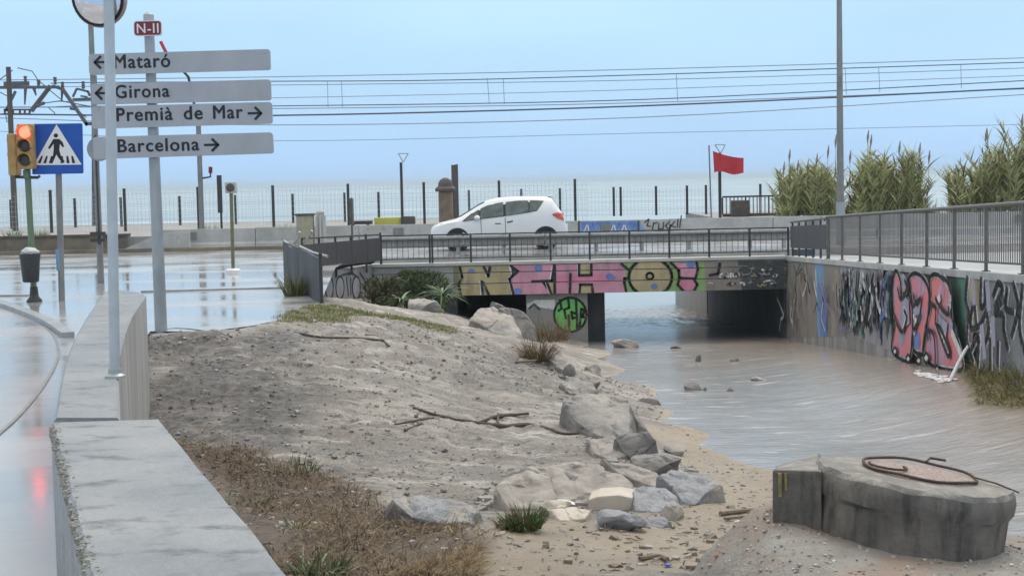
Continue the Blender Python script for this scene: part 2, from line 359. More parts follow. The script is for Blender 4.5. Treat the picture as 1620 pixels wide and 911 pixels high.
class Paint:
    """sprayed shapes on a wall plane; every layer lies a little in front of the last"""
    def __init__(s, o, n, start=.004):
        s.o = Vector(o); s.n = Vector(n).normalized(); s.mb = MB(); s.lay = start; s.mats = []; s.smooth = False
    def _m(s, k):
        if k not in s.mats: s.mats.append(k)
        s.mb.cur = s.mats.index(k); s.lay += .0006
    def P(s, q): return at_pl(q[0], q[1], s.o, s.n) + s.n * s.lay
    def poly(s, pts, k): s._m(k); s.mb.add([s.P(q) for q in pts], [tuple(range(len(pts)))])
    def ell(s, cx, cy, rx, ry, k, n=20): s.poly([(cx + rx * math.cos(2 * math.pi * i / n), cy + ry * math.sin(2 * math.pi * i / n)) for i in range(n)], k)
    def line(s, pts, wd, k, close=False):
        s._m(k)
        p = [s.P(q) for q in pts]
        if close: p.append(p[0])
        if s.smooth and len(p) > 2: p = catmull(p, 4)
        for a, b in zip(p[:-1], p[1:]):
            d = (b - a)
            if d.length < 1e-5: continue
            d.normalize(); sd = d.cross(s.n) * wd / 2; e = d * wd * .3
            s.mb.add([a - e - sd, b + e - sd, b + e + sd, a - e + sd], [(0, 1, 2, 3)])
            s.lay += .00002
    def ering(s, cx, cy, rx, ry, wd, k, n=24): s.line([(cx + rx * math.cos(2 * math.pi * i / n), cy + ry * math.sin(2 * math.pi * i / n)) for i in range(n)], wd, k, True)
    def build(s, name, parent): return s.mb.build(name, s.mats, parent, tri=True)
    def cut(s, name, parent, z0, z1):
        bm = bmesh.new(); vs = [bm.verts.new(v) for v in s.mb.v]
        for f, mi in zip(s.mb.f, s.mb.m):
            try: fc = bm.faces.new([vs[i] for i in f]); fc.material_index = mi
            except ValueError: pass
        bmesh.ops.triangulate(bm, faces=bm.faces, ngon_method='EAR_CLIP')
        for z, nn in ((z0, -1), (z1, 1)):
            bmesh.ops.bisect_plane(bm, geom=bm.verts[:] + bm.edges[:] + bm.faces[:], plane_co=(0, 0, z), plane_no=(0, 0, nn), clear_outer=True)
        me = bpy.data.meshes.new(name); off = parent_loc(parent)
        for v in bm.verts: v.co -= off
        bm.to_mesh(me); bm.free()
        for k in s.mats: me.materials.append(M[k])
        return link(name, me, parent)
for k, c in dict(g_tan=(.40, .33, .19), g_pink=(.52, .25, .34), g_pink2=(.55, .20, .30), g_green=(.22, .34, .12), g_olive=(.16, .17, .10), g_blue=(.12, .20, .46),
                 g_black=(.018, .018, .02), g_white=(.62, .61, .60), g_lime=(.13, .46, .10), g_grey=(.27, .265, .275), g_dark=(.07, .075, .08), g_teal=(.10, .21, .17),
                 g_ochre=(.34, .27, .14), g_lav=(.30, .28, .36), g_sky=(.16, .30, .46), g_silver=(.30, .30, .325), g_brown=(.235, .205, .185), g_mauve=(.25, .17, .24)).items():
    c = tuple(min(.8, x * 1.22) for x in c) if max(c) > .1 else c
    M[k] = mat('spray_' + k[2:], c, tuple(x * .66 for x in c), .6, 3, stretch=(1, 1, .35), lo=.4, hi=.72, c3=(.24, .225, .21), s3=6, lo3=.56, hi3=.74, st3=(1, 1, .5), bump=.3, bscale=20)
M['g_red'] = mat('spray_red', (.68, .20, .20), (.52, .25, .34), .6, 1.3, lo=.45, hi=.62, c3=(.36, .32, .46), s3=1.6, lo3=.54, hi3=.66)

# ================================================================== THE GROUND
RNG = np.random.default_rng(3)
# pavement outline (flat, at road level)
wl = catmull([V3(at_z(x, y, .88), 0) for x, y in ((85, 655), (105, 560), (135, 500), (165, 458))], 5)
wr = catmull([V3(at_z(x, y, .88), 0) for x, y in ((190, 655), (189, 560), (207, 500), (231, 464))], 5)
mid = [(a + b) / 2 for a, b in zip(wl, wr)]
B0, B1 = at_z(140, 911, .88), at_z(465, 911, .88)
B2, B3 = at_z(255, 663, .88), at_z(80, 668, .88)
edge = [V3(at_z(x, y, 0)) for x, y in ((238, 524), (330, 524), (400, 515), (442, 506), (478, 492), (506, 480))]
PAVE = [Vector((-60, 2, 0)), V3((B0 + B1) / 2, 0) + (V3((B0 + B1) / 2, 0) - V3((B2 + B3) / 2, 0)) * .8] + mid + edge + [Vector((-4.6, 39.6, 0)), Vector((-4.6, 44.2, 0)), Vector((-60, 44.2, 0))]
def inpoly(X, Y, poly):
    ins = np.zeros(X.shape, bool); n = len(poly); j = n - 1
    for i in range(n):
        xi, yi, xj, yj = poly[i][0], poly[i][1], poly[j][0], poly[j][1]
        c = ((yi > Y) != (yj > Y)) & (X < (xj - xi) * (Y - yi) / (yj - yi + 1e-12) + xi)
        ins ^= c; j = i
    return ins
ctrl = []
for x, y, z in ((225, 524, .0), (330, 523, .03), (440, 507, .03), (478, 493, .04), (506, 481, .03),
                (245, 600, -.30), (245, 655, -.55), (300, 690, -.6), (400, 640, -.5), (400, 560, -.2), (330, 560, -.2), (560, 540, -.2), (560, 600, -.45), (600, 720, -.75), (700, 600, -.65),
                (700, 540, -.5), (600, 506, -.10), (640, 515, -.2), (700, 514, -.35), (800, 650, -.85), (800, 560, -.75), (850, 562, -.9), (885, 592, -1.02), (330, 730, -.62), (460, 905, -.74),
                (600, 890, -.78), (500, 780, -.72), (740, 800, -.9), (900, 735, -.92), (925, 650, -.98), (980, 650, -1.02), (990, 715, -.98), (700, 720, -.82), (470, 700, -.66), (850, 790, -.88)):
    ctrl.append(at_z(x, y, z))
for x, y, Y, z in ((560, 490, 40, -1.0), (640, 495, 39, -1.17), (720, 500, 38, -1.2), (790, 530, 36, -1.5), (840, 535, 37, -1.7), (875, 545, 35, -1.65)):
    p = at_y(x, y, Y); ctrl.append(Vector((p.x, p.y, z)))
for x, y, o in ((1000, 585, -.14), (1100, 640, -.16), (1200, 555, -.14), (1200, 620, -.18), (1300, 560, -.14), (1300, 640, -.18), (1400, 620, -.12), (1450, 690, -.18), (1100, 550, -.14), (1200, 690, -.12),
                (960, 548, -.06), (1050, 610, -.12), (1330, 700, -.18), (1550, 700, -.15), (1600, 740, -.15),
                (905, 548, .04), (930, 566, .03), (948, 598, .02), (1010, 634, .03), (1040, 668, .0), (1092, 702, .0), (1165, 730, .0), (1230, 745, .0),
                (1090, 735, .10), (1150, 775, .12), (1000, 860, .17), (850, 880, .22), (770, 850, .25), (1100, 850, .12), (1180, 840, .10), (1050, 790, .16), (950, 830, .2),
                (1440, 575, -.08), (1360, 548, -.06), (1290, 540, -.06)):
    ctrl.append(at_w(x, y, o))
for p in ((7.4, 22, -1.3), (7.4, 19, -1.15), (7.4, 24.5, -1.66), (7.4, 27, zw(27) - .1), (6.3, 20, zw(20) - .12), (6.3, 23, zw(23) - .14), (6.2, 17, zw(17) - .12), (6.3, 26, zw(26) - .14), (6.6, 31, zw(31) - .14), (7, 36, zw(36) - .14), (5, 20, zw(20) - .18), (5, 16, zw(16) - .15), (0, 5, -.6), (3, 4, -.55), (6, 5, -.6), (-1.5, 4, -.5), (6.5, 10, -.85), (5, 13, -1.1), (5, 43.5, zw(43.5) - .15), (5, 60, zw(60) - .15), (5, 76, zw(76) - .2),
          (7.8, 60, zw(60) - .15), (2.6, 60, zw(60) - .15), (-.6, 44, -2.0), (-.6, 60, -2.8), (-4, 44, -1.1), (-9, 40, -.5), (-9, 25, -.35), (-8, 15, -.6), (-6, 34, -.35), (-4.6, 36, -.5), (-5, 9, -.6), (9, 30, -1.6), (9, 15, -.9), (9, 43, zw(43)), (9, 76, zw(76)), (-2, 76, zw(76))):
    ctrl.append(Vector(p))
A = np.array([[c.x, c.y] for c in ctrl]); Zc = np.array([c.z for c in ctrl])
def kern(P, Q): return np.sqrt(((P[:, None, :] - Q[None, :, :]) ** 2).sum(-1) + .02)
n = len(A); K = np.zeros((n + 3, n + 3)); K[:n, :n] = kern(A, A); K[:n, :n] -= np.eye(n) * .15
K[:n, n] = 1; K[n, :n] = 1; K[:n, n + 1:] = A; K[n + 1:, :n] = A.T
SOL = np.linalg.solve(K, np.concatenate([Zc, [0, 0, 0]]))
def hraw(P):
    return kern(P, A) @ SOL[:n] + SOL[n] + P @ SOL[n + 1:]
GX0, GX1, GY0, GY1, GS = -9.0, 8.6, 7.0, 76.0, .07
xs = np.arange(GX0, GX1 + 1e-6, GS); ys = np.concatenate([np.arange(GY0, 30, GS), np.arange(30, 44, .16), np.arange(44, GY1, .5)])
XX, YY = np.meshgrid(xs, ys); sh = XX.shape
P2 = np.stack([XX.ravel(), YY.ravel()], 1)
ZZ = np.concatenate([hraw(c) for c in np.array_split(P2, 20)]).reshape(sh)
def vnoise(X, Y, sc, seed):
    g = np.random.default_rng(seed).random((256, 256)); x = X * sc + 500; y = Y * sc + 500
    xi = np.floor(x).astype(int); yi = np.floor(y).astype(int); fx = x - xi; fy = y - yi
    fx = fx * fx * (3 - 2 * fx); fy = fy * fy * (3 - 2 * fy)
    a = g[yi % 256, xi % 256]; b = g[yi % 256, (xi + 1) % 256]; c = g[(yi + 1) % 256, xi % 256]; d = g[(yi + 1) % 256, (xi + 1) % 256]
    return (a * (1 - fx) + b * fx) * (1 - fy) + (c * (1 - fx) + d * fx) * fy - .5
NZ = vnoise(XX, YY, .5, 1) * .10 + vnoise(XX, YY, 1.3, 2) * .06 + vnoise(XX, YY, 2.9, 3) * .04 + vnoise(XX, YY, 6.1, 4) * .045 + vnoise(XX, YY, 11.3, 5) * .03 - np.clip(.05 - abs(vnoise(XX + YY * .25, YY * .45, .55, 21)), 0, 1) * 1.0 - np.clip(.04 - abs(vnoise(XX - YY * .2, YY * .6, 1.1, 22)), 0, 1) * .9
_u = np.clip((XX - 4.2) / 3.4, 0, 1); _u = _u * _u * (3 - 2 * _u)
_u = _u * .50 * (1 - np.clip((YY - 24) / 18, 0, 1))
ZZ = ZZ + _u
REL = ZZ - (WA + WB * YY) - _u
sandm = np.clip((.06 - REL) / .08, 0, 1)
amp = np.where(REL < .5, np.clip(REL / .5, .18, 1), 1.0)
ZZ = ZZ + NZ * amp
ZZ = np.where((YY > 42.6) & (XX > 2.2), np.minimum(ZZ, WA + WB * YY - .12), ZZ)
ip = inpoly(XX, YY, PAVE)
ZZ = np.where(ip, np.minimum(ZZ, -.012), ZZ)
def zground(x, y):
    i = int(np.clip(round((x - GX0) / GS), 0, len(xs) - 1)); j = int(min(np.searchsorted(ys, y), len(ys) - 1)); return float(ZZ[j, i])
def blur(a, k):
    for _ in range(k):
        a = (a + np.roll(a, 1, 0) + np.roll(a, -1, 0) + np.roll(a, 1, 1) + np.roll(a, -1, 1)) / 5
    return a
def region(pts, k=8):
    poly = []
    for x, y, z in pts: poly.append(at_z(x, y, z))
    jx = XX + vnoise(XX, YY, 1.1, 9) * .9; jy = YY + vnoise(XX, YY, .9, 10) * .9
    return blur(inpoly(jx, jy, poly).astype(float), k)
mud = region(((285, 690, -.6), (345, 720, -.62), (450, 715, -.66), (560, 765, -.75), (640, 810, -.8), (740, 838, -.85), (740, 885, -.85), (700, 930, -.8), (420, 935, -.72)), 5)
gravel = region(((236, 528, 0), (480, 532, -.15), (520, 600, -.4), (470, 680, -.6), (430, 720, -.65), (250, 700, -.6)), 14)
gravel = np.maximum(gravel, .5 * region(((700, 560, -.7), (860, 560, -.9), (900, 640, -1), (760, 620, -.8)), 14))
moss = region(((430, 500, 0), (500, 488, .0), (600, 492, -.05), (700, 510, -.3), (690, 522, -.35), (560, 508, -.1), (450, 509, 0)), 4)
sandm = np.maximum(sandm, region(((560, 935, -.8), (740, 866, -.87), (800, 842, -.88), (930, 845, -.93), (1035, 832, -1), (1100, 798, -1.05), (1148, 756, -1.15), (1090, 737, -1.2), (1045, 700, -1.3), (1012, 662, -1.4), (1060, 640, -1.7), (1300, 700, -1.3), (1350, 935, -1)), 3))
mb = MB(); W_ = sh[1]
verts = np.stack([XX.ravel(), YY.ravel(), ZZ.ravel()], 1)
me = bpy.data.meshes.new('bank')
ii = np.arange(sh[0] * sh[1]).reshape(sh)
quads = np.stack([ii[:-1, :-1].ravel(), ii[:-1, 1:].ravel(), ii[1:, 1:].ravel(), ii[1:, :-1].ravel()], 1)
me.vertices.add(len(verts)); me.vertices.foreach_set('co', verts.ravel())
me.loops.add(quads.size); me.loops.foreach_set('vertex_index', quads.ravel())
me.polygons.add(len(quads)); me.polygons.foreach_set('loop_start', np.arange(0, quads.size, 4)); me.polygons.foreach_set('loop_total', np.full(len(quads), 4))
me.polygons.foreach_set('use_smooth', np.ones(len(quads), bool))
me.update(calc_edges=True); me.validate()
for nm, arr in (('sand', sandm), ('mud', mud), ('gravel', gravel), ('moss', moss)):
    at = me.attributes.new(nm, 'FLOAT', 'POINT'); at.data.foreach_set('value', arr.ravel().astype(np.float32))
me.materials.append(M['soil'])
tag(link('ground', me), kind='structure')

# stream surface
def sheet(name, x0, x1, ylist, zf, m, nx=60, jit=0):
    b = MB(); xv = np.linspace(x0, x1, nx)
    for y in ylist:
        for x in xv: b.v.append(Vector((x, y, zf(x, y))))
    for j in range(len(ylist) - 1):
        for i in range(nx - 1): b.f.append([j * nx + i, j * nx + i + 1, (j + 1) * nx + i + 1, (j + 1) * nx + i]); b.m.append(0)
    return setting(name, b, m, smooth=True)
def wavz(x, y):
    v = Vector((x * 1.1, y * .7, 0)); f = 1 + max(0, min(1, (y - 50) / 6)) * 9
    return zwx(x, y) + (noise.noise(v) * .007 + noise.noise(v * 2.7) * .006 + noise.noise(v * 6) * .004) * f
sheet('stream_water', .6, 8.4, list(np.arange(9.5, 44, .14)) + list(np.arange(44, 74, .2)), wavz, 'stream', 90)
# the sea
b = MB(); ysea = [62, 75, 90, 110, 140, 190, 260, 400, 700, 1200, 2200, 4000, 7000, 12000]
for y in ysea:
    for x in (-1, -.5, 0, .5, 1): b.v.append(Vector((x * (y * 1.5 + 60), y, -3.9)))
for j in range(len(ysea) - 1):
    for i in range(4): b.f.append([j * 5 + i, j * 5 + i + 1, (j + 1) * 5 + i + 1, (j + 1) * 5 + i]); b.m.append(0)
setting('sea', b, 'sea')

# flooded pavement, coast road, side street
b = MB(); b.add([V3(p, 0) for p in PAVE], [tuple(range(len(PAVE)))]); setting('pavement', b, 'flood', tri=True)
b = MB(); b.add([(-60, 44.2, -.004), (60, 44.2, -.004), (60, 52.6, -.004), (-60, 52.6, -.004)], [(0, 1, 2, 3)]); setting('coast_road', b, 'asphalt')
rp_ = [at_z(x, y, .004) for x, y in ((-5, 690), (31, 657), (68, 612), (90, 572), (92, 552), (84, 530), (57, 505), (20, 489), (-5, 484))]
rp_ = catmull(rp_, 4)
b = MB(); b.add([Vector((-14, 6, .004))] + [V3(p, .004) for p in rp_] + [Vector((-30, 29, .004)), Vector((-40, 6, .004))], [tuple(range(len(rp_) + 3))]); setting('side_road', b, 'asphalt', tri=True)
kp = catmull([at_z(x, y, .0) for x, y in ((-90, 462), (-30, 474), (0, 483), (45, 499), (80, 515), (108, 534))], 5)
b = MB()
for a, c in zip(kp[:-1], kp[1:]): b.beam(V3(a, .04), V3(c, .04), .18, .08)
setting('kerb', b, 'kerb')
kp = [at_z(x, y, 0) for x, y in ((-5, 690), (31, 657), (68, 612), (90, 572), (92, 552), (84, 530), (57, 505))]
b = MB(); kp = catmull(kp, 5)
for a, c in zip(kp[:-1], kp[1:]): b.beam(V3(a, .006), V3(c, .006), .035, .010)
setting('gutter_kerb', b, 'galv_dark')
b = MB()
for (xa, ya, xb, yb) in ((-40, 469, 46, 468), (224, 462, 452, 456)):
    b.beam(V3(at_z(xa, ya), .015), V3(at_z(xb, yb), .015), .16, .03)
setting('road_edge_kerb', b, 'kerb')
b = MB()
for (y0_, wd) in ((45.3, .12), (51.9, .12)): b.add([(-60, y0_, .001), (60, y0_, .001), (60, y0_ + wd, .001), (-60, y0_ + wd, .001)], [(0, 1, 2, 3)])
setting('road_marking', b, 'white')
def wtop(y): return 1.45 - .037 * y
def wx(y): return 7.35 + .0234 * (y - 18)
b = MB()
b.add([(wx(8) + .3, 8, wtop(8) - .02), (45, 8, wtop(8) - .02), (45, 44.2, wtop(44.2) - .02), (wx(44.2) + .3, 44.2, wtop(44.2) - .02)], [(0, 1, 2, 3)])
setting('side_street', b, 'wetconc')
b = MB(); b.bbox(wx(44.2) + .9, 60, 44.21, 44.6, -3, -.008); setting('street_end_kerb', b, 'conc_light')
b = MB(); b.add([(45, 8, 0), (90, 8, 0), (90, 44.2, 0), (45, 44.2, 0)], [(0, 1, 2, 3)]); setting('far_street', b, 'wetconc')
# railway embankment behind the coast road (open where the stream runs out)
b = MB(); b.bbox(-90, 2.0, 53.0, 72, -4.5, .5); b.bbox(8.3, 90, 53.0, 72, -4.5, .5); setting('railway_embankment', b, 'conc')
b = MB(); b.bbox(-4.6, 2.0, 44.35, 52.98, -4.4, -.32) ; b = None

# ================================================================== ROADSIDE WALLS
t = thing('low_wall', 'near thick grey concrete block wall with pale crumbling left edge', 'wall', V3((B2 + B3) / 2, -.9))
d0 = (B0 - B3); d1 = (B1 - B2)
P = [B3, B2, B2 + d1 * 1.6, B3 + d0 * 1.6]
b = MB()
NS = 80
top = []
for i in range(NS + 1):
    tt = i / NS; l = P[0].lerp(P[3], tt); r = P[1].lerp(P[2], tt)
    l = l + (r - l) * noise.noise(Vector((0, tt * 9, 1))) * .02; r = r + (r - l) * noise.noise(Vector((3, tt * 9, 1))) * .012
    l = l + (r - l) * max(0, noise.noise(Vector((7, tt * 31, 2)))) * .05; top.append((l, r))
for l, r in top: b.v += [V3(l, -1.2), V3(l, .86), V3(l + (r - l) * .03, .88), V3(l + (r - l) * .97, .88), V3(r, .85), V3(r, -1.2)]
for i in range(NS):
    for k in range(5): b.f.append([i * 6 + k, i * 6 + k + 1, i * 6 + 7 + k, i * 6 + 6 + k]); b.m.append(0)
b.f.append([0, 1, 2, 3, 4, 5][::-1]); b.m.append(0); b.f.append([NS * 6 + k for k in range(6)]); b.m.append(0)
b.build('wall_body', 'conc_wet', t)
b = MB(); rc = random.Random(44)
def chip(b, p, s, rr):
    qd = Matrix.Rotation(rr.uniform(0, 6.28), 3, 'Z') @ Matrix.Rotation(rr.uniform(-.5, .5), 3, 'X')
    vs = [Vector((rr.uniform(.6, 1) * x, rr.uniform(.6, 1) * y, rr.uniform(.5, 1) * z * .6)) * s for x in (-1, 1) for y in (-1, 1) for z in (-1, 1)]
    b.add([p + qd @ v for v in vs], [(0, 1, 3, 2), (4, 6, 7, 5), (0, 4, 5, 1), (2, 3, 7, 6), (0, 2, 6, 4), (1, 5, 7, 3)])
for i in range(2200):
    tt = rc.random() * .85; l = P[0].lerp(P[3], tt); r = P[1].lerp(P[2], tt); e = (r - l).normalized()
    if noise.noise(Vector((tt * 14, 3, 0))) < rc.uniform(-.7, .1): continue
    k = rc.random() ** 2; chip(b, V3(l + e * (k * .045 - .004), .862 + .016 * min(1, k * 3) - rc.random() * .05 * (1 - k)), rc.choice((.004, .005, .007, .010)), rc)
b.build('crumbling_edge', mat('pale_crumbly_mortar', (.40, .39, .34), (.24, .235, .21), .8, 18, bump=.8, bscale=60), t)
# curved wall beyond it
t = thing('curved_wall', 'narrow curved concrete wall with rain-streaked face beside the dirt slope', 'wall', V3(mid[8], -.9))
b = MB(); nn = len(wl)
for l, r in zip(wl, wr): b.v += [V3(l, -1.2), V3(l, .84), V3(l.lerp(r, .05), .86), V3(l.lerp(r, .95), .86), V3(r, .84), V3(r, -1.2)]
cap = [wl[-1].lerp(wr[-1], .12) + Vector((-.05, .55, 0)), wl[-1].lerp(wr[-1], .85) + Vector((-.12, .5, 0))]
l, r = cap; b.v += [V3(l, -1.2), V3(l, .83), V3(l.lerp(r, .05), .85), V3(l.lerp(r, .95), .85), V3(r, .83), V3(r, -1.2)]
for i in range(nn):
    for k in range(5): b.f.append([i * 6 + k, i * 6 + k + 1, i * 6 + 7 + k, i * 6 + 6 + k]); b.m.append(1 if k == 4 else 0)
b.f.append([0, 1, 2, 3, 4, 5][::-1]); b.m.append(0); b.f.append([nn * 6 + k for k in range(6)]); b.m.append(0)
b.build('wall_body', ['conc_wet', 'conc_streak'], t)

# ---- right retaining wall with graffiti
def wallp(y, z, off=0): return Vector((wx(y) - off, y, z))
RN = Vector((-1, .0234, 0)).normalized(); RO = Vector((wx(30), 30, 0))
t = thing('retaining_wall', 'long graffiti-covered concrete wall rising from the right side of the stream', 'wall', (wx(30), 30, -2))
b = MB()
for y in np.linspace(9, 43.9, 36): b.v += [wallp(y, -4.2), wallp(y, wtop(y) - .12), wallp(y, wtop(y) - .12, -.3), wallp(y, -4.2, -.3)]
for i in range(35):
    for k in range(3): b.f.append([i * 4 + k, i * 4 + k + 1, i * 4 + 5 + k, i * 4 + 4 + k]); b.m.append(0)
b.f.append([0, 1, 2, 3]); b.m.append(0); b.f.append([140, 141, 142, 143]); b.m.append(0)
b.build('wall_body', 'wallbase', t)
ycop = np.linspace(9, 43.9, 15)
for a, c in zip(ycop[:-1], ycop[1:]):
    b = MB(); g = .012
    for y in (a + g, c - g): b.v += [wallp(y, wtop(y) - .118, .05), wallp(y, wtop(y), .05), wallp(y, wtop(y) + .004, -.42), wallp(y, wtop(y) - .118, -.42)]
    b.f = [[0, 1, 2, 3], [4, 7, 6, 5], [0, 4, 5, 1], [1, 5, 6, 2], [2, 6, 7, 3], [3, 7, 4, 0]]; b.m = [0] * 6
    b.build('coping_stone', 'conc_light', t)
def q4(x, y): return (1400 + x / 3.96, 410 + y / 3.96)
def q3(x, y): return (1230 + x / 5.36, 390 + y / 5.36)
pt = Paint(RO, RN); pt.smooth = True
L4 = lambda *a: [q4(x, y) for x, y in a]
L3 = lambda *a: [q3(x, y) for x, y in a]
pt.poly(L3((95, 135), (320, 145), (330, 760), (100, 775)), 'g_brown')
pt.poly(L3((395, 155), (540, 165), (600, 760), (400, 765)), 'g_brown')
pt.poly(L3((318, 140), (395, 150), (400, 760), (345, 760)), 'g_sky'); pt.poly(L3((350, 300), (405, 320), (430, 760), (360, 760)), 'g_blue')
pt.poly(L3((530, 165), (1005, 200), (1000, 900), (640, 760), (600, 700)), 'g_grey')
pt.poly(L4((68, 70), (125, 75), (120, 620), (88, 580)), 'g_teal')
pt.poly(L4((300, 92), (530, 108), (545, 700), (330, 690)), 'g_teal')
pt.poly(L4((528, 108), (590, 112), (600, 720), (545, 700)), 'g_ochre'); pt.poly(L4((525, 260), (550, 260), (552, 560), (530, 560)), 'g_mauve')
pt.poly(L4((588, 112), (1100, 150), (1100, 900), (700, 800), (600, 720)), 'g_silver')
rs = random.Random(5)
for i in range(150):          # wild vertical strokes on the grey stretch
    x = rs.uniform(560, 1000); y0_ = rs.uniform(190, 520); y1_ = min(y0_ + rs.uniform(90, 330), 700 + (x - 560) * .35)
    dx = rs.uniform(-40, 40); pts = L3((x, y0_), (x + dx * .3 + rs.uniform(-12, 12), (y0_ + y1_) / 2), (x + dx, y1_))
    pt.line(pts, rs.choice((.06, .10, .15, .22)), rs.choice(('g_black', 'g_dark', 'g_teal', 'g_silver', 'g_lav', 'g_mauve', 'g_white', 'g_blue')))
for i in range(30):
    x = rs.choice((rs.uniform(105, 310), rs.uniform(400, 580))); y0_ = rs.uniform(170, 600); y1_ = min(y0_ + rs.uniform(60, 260), 755)
    pts = L3((x, y0_), (x + rs.uniform(-18, 18), (y0_ + y1_) / 2), (x + rs.uniform(-25, 25), y1_))
    pt.line(pts, rs.choice((.05, .07, .1)), rs.choice(('g_dark', 'g_ochre', 'g_black', 'g_grey', 'g_tan', 'g_white', 'g_green', 'g_mauve')))
pt.line(L3((40, 440), (95, 580), (70, 620), (60, 700)), .10, 'g_white'); pt.line(L3((55, 440), (110, 490), (105, 580), (80, 650)), .08, 'g_black')
pt.line(L3((180, 150), (205, 260), (180, 450)), .08, 'g_dark'); pt.line(L3((260, 180), (200, 250), (240, 150)), .07, 'g_dark')
for k in ((360, 300, 380, 420), (375, 200, 378, 330)): pt.line(L3(k[:2], k[2:]), .08, 'g_white')
pt.line(L3((360, 560), (385, 480), (400, 540)), .08, 'g_dark')
S1 = L4((122, 70), (105, 130), (100, 240), (112, 420), (95, 560), (150, 622), (208, 628), (225, 500), (230, 330), (207, 225), (185, 220), (162, 240), (150, 130))
S2 = L4((205, 130), (240, 88), (290, 108), (330, 180), (335, 290), (303, 560), (280, 592), (237, 560), (230, 420), (226, 250))
S3 = L4((350, 103), (400, 100), (470, 180), (478, 290), (492, 420), (540, 570), (545, 690), (400, 680), (330, 640), (298, 570), (322, 400), (345, 290), (340, 150))
def csm(S):
    v = [Vector((x, y, 0)) for x, y in S]; v = catmull([v[-1]] + v + [v[0], v[1]], 3)[3:-4]; return [(p_.x, p_.y) for p_ in v]
S1, S2, S3 = csm(S1), csm(S2), csm(S3)
for S in (S1, S2, S3): pt.poly(S, 'g_red')
for S, cols in ((S1, ('g_lav', 'g_pink', 'g_lav')), (S2, ('g_pink', 'g_lav', 'g_blue')), (S3, ('g_pink', 'g_lav', 'g_pink'))):
    cx_ = sum(p_[0] for p_ in S) / len(S)
    for kk, col_ in enumerate(cols):
        yy = 445 + kk * 42 + (cx_ - 1430) * .25; pt.ell(cx_ + rs.uniform(-5, 5), yy, 5.5, 15, col_, 12)
for S in (S1, S2, S3): pt.line(S, .13, 'g_white', True)
for S in (S1, S2, S3): pt.line(S, .075, 'g_black', True)
pt.poly(L4((185, 225), (210, 260), (215, 400), (170, 440), (150, 380), (160, 260)), 'g_lav'); pt.poly(L4((395, 340), (460, 400), (450, 480), (410, 420)), 'g_lav')
pt.poly(L4((235, 300), (290, 250), (280, 340), (240, 360)), 'g_lav'); pt.poly(L4((470, 370), (495, 380), (490, 470), (470, 440)), 'g_lav')
for pts in (((175, 440), (195, 350), (180, 320)), ((240, 360), (245, 450), (255, 380)), ((402, 420), (455, 570), (470, 590), (440, 480)), ((490, 460), (545, 590)), ((410, 240), (395, 270)), ((440, 110), (475, 200), (475, 290))):
    pt.line(L4(*pts), .15, 'g_white')
for pts in (((140, 180), (160, 250), (200, 190), (185, 130)), ((112, 350), (165, 455), (198, 370), (182, 320)), ((235, 300), (285, 245)), ((235, 350), (245, 440), (285, 345)), ((205, 130), (215, 180), (190, 220)),
            ((385, 240), (412, 295), (465, 345), (470, 300)), ((390, 410), (462, 600), (472, 560), (415, 430), (390, 410)), ((495, 380), (527, 450), (515, 470)), ((340, 280), (385, 300), (385, 400)), ((320, 420), (340, 500)),
            ((245, 220), (265, 280), (290, 240)), ((430, 110), (470, 150), (485, 210)), ((320, 440), (370, 460), (385, 560), (385, 670))):
    pt.line(L4(*pts), .085, 'g_black')
for cx_, cy_, rx_, ry_ in ((126, 574, 12, 26), (212, 620, 14, 26), (280, 632, 16, 26), (330, 615, 17, 32), (400, 690, 14, 30)):
    d4 = L4((cx_, cy_ - ry_), (cx_ + rx_, cy_), (cx_, cy_ + ry_), (cx_ - rx_, cy_)); pt.poly(d4, 'g_white'); pt.line(d4, .06, 'g_black', True)
GB = (((600, 112), (588, 250), (610, 330)), ((640, 285), (622, 350), (625, 430), (680, 412), (725, 320)), ((690, 120), (686, 290), (715, 272), (712, 150)), ((768, 230), (800, 150), (828, 190), (778, 300)),
      ((835, 250), (780, 335), (832, 350), (836, 440), (862, 560)), ((628, 560), (672, 480), (665, 700)), ((748, 500), (750, 720)), ((800, 520), (795, 700)), ((650, 300), (660, 420)), ((860, 180), (850, 300), (900, 330)),
      ((900, 150), (930, 300), (890, 480)), ((960, 160), (940, 420), (980, 600)), ((1010, 200), (1000, 650)), ((730, 330), (740, 460), (700, 560)), ((610, 340), (600, 500), (640, 640)))
for g in GB: pt.line([(x + 1.6, y + .8) for x, y in L4(*g)], .10, 'g_white')
for g in GB: pt.line(L4(*g), .11, 'g_black')
for g in (((640, 140), (650, 260)), ((735, 160), (745, 300)), ((700, 430), (715, 600)), ((770, 380), (775, 520))): pt.line(L4(*g), .2, 'g_lav')
pt.build('graffiti', t)
# drain outlet with a jet of water
ow = at_pl(1546, 545, RO, RN)
b = MB(); q = Vector((0, 0, 1)).rotation_difference(RN).to_matrix(); b.lathe(ow - RN * .02, [(.18, 0), (.18, .012 + .02), (.13, .06), (.13, .03)], 16, q @ Matrix.Diagonal((1.7, 1, 1)))
b.build('drain_outlet', 'pipehole', t)
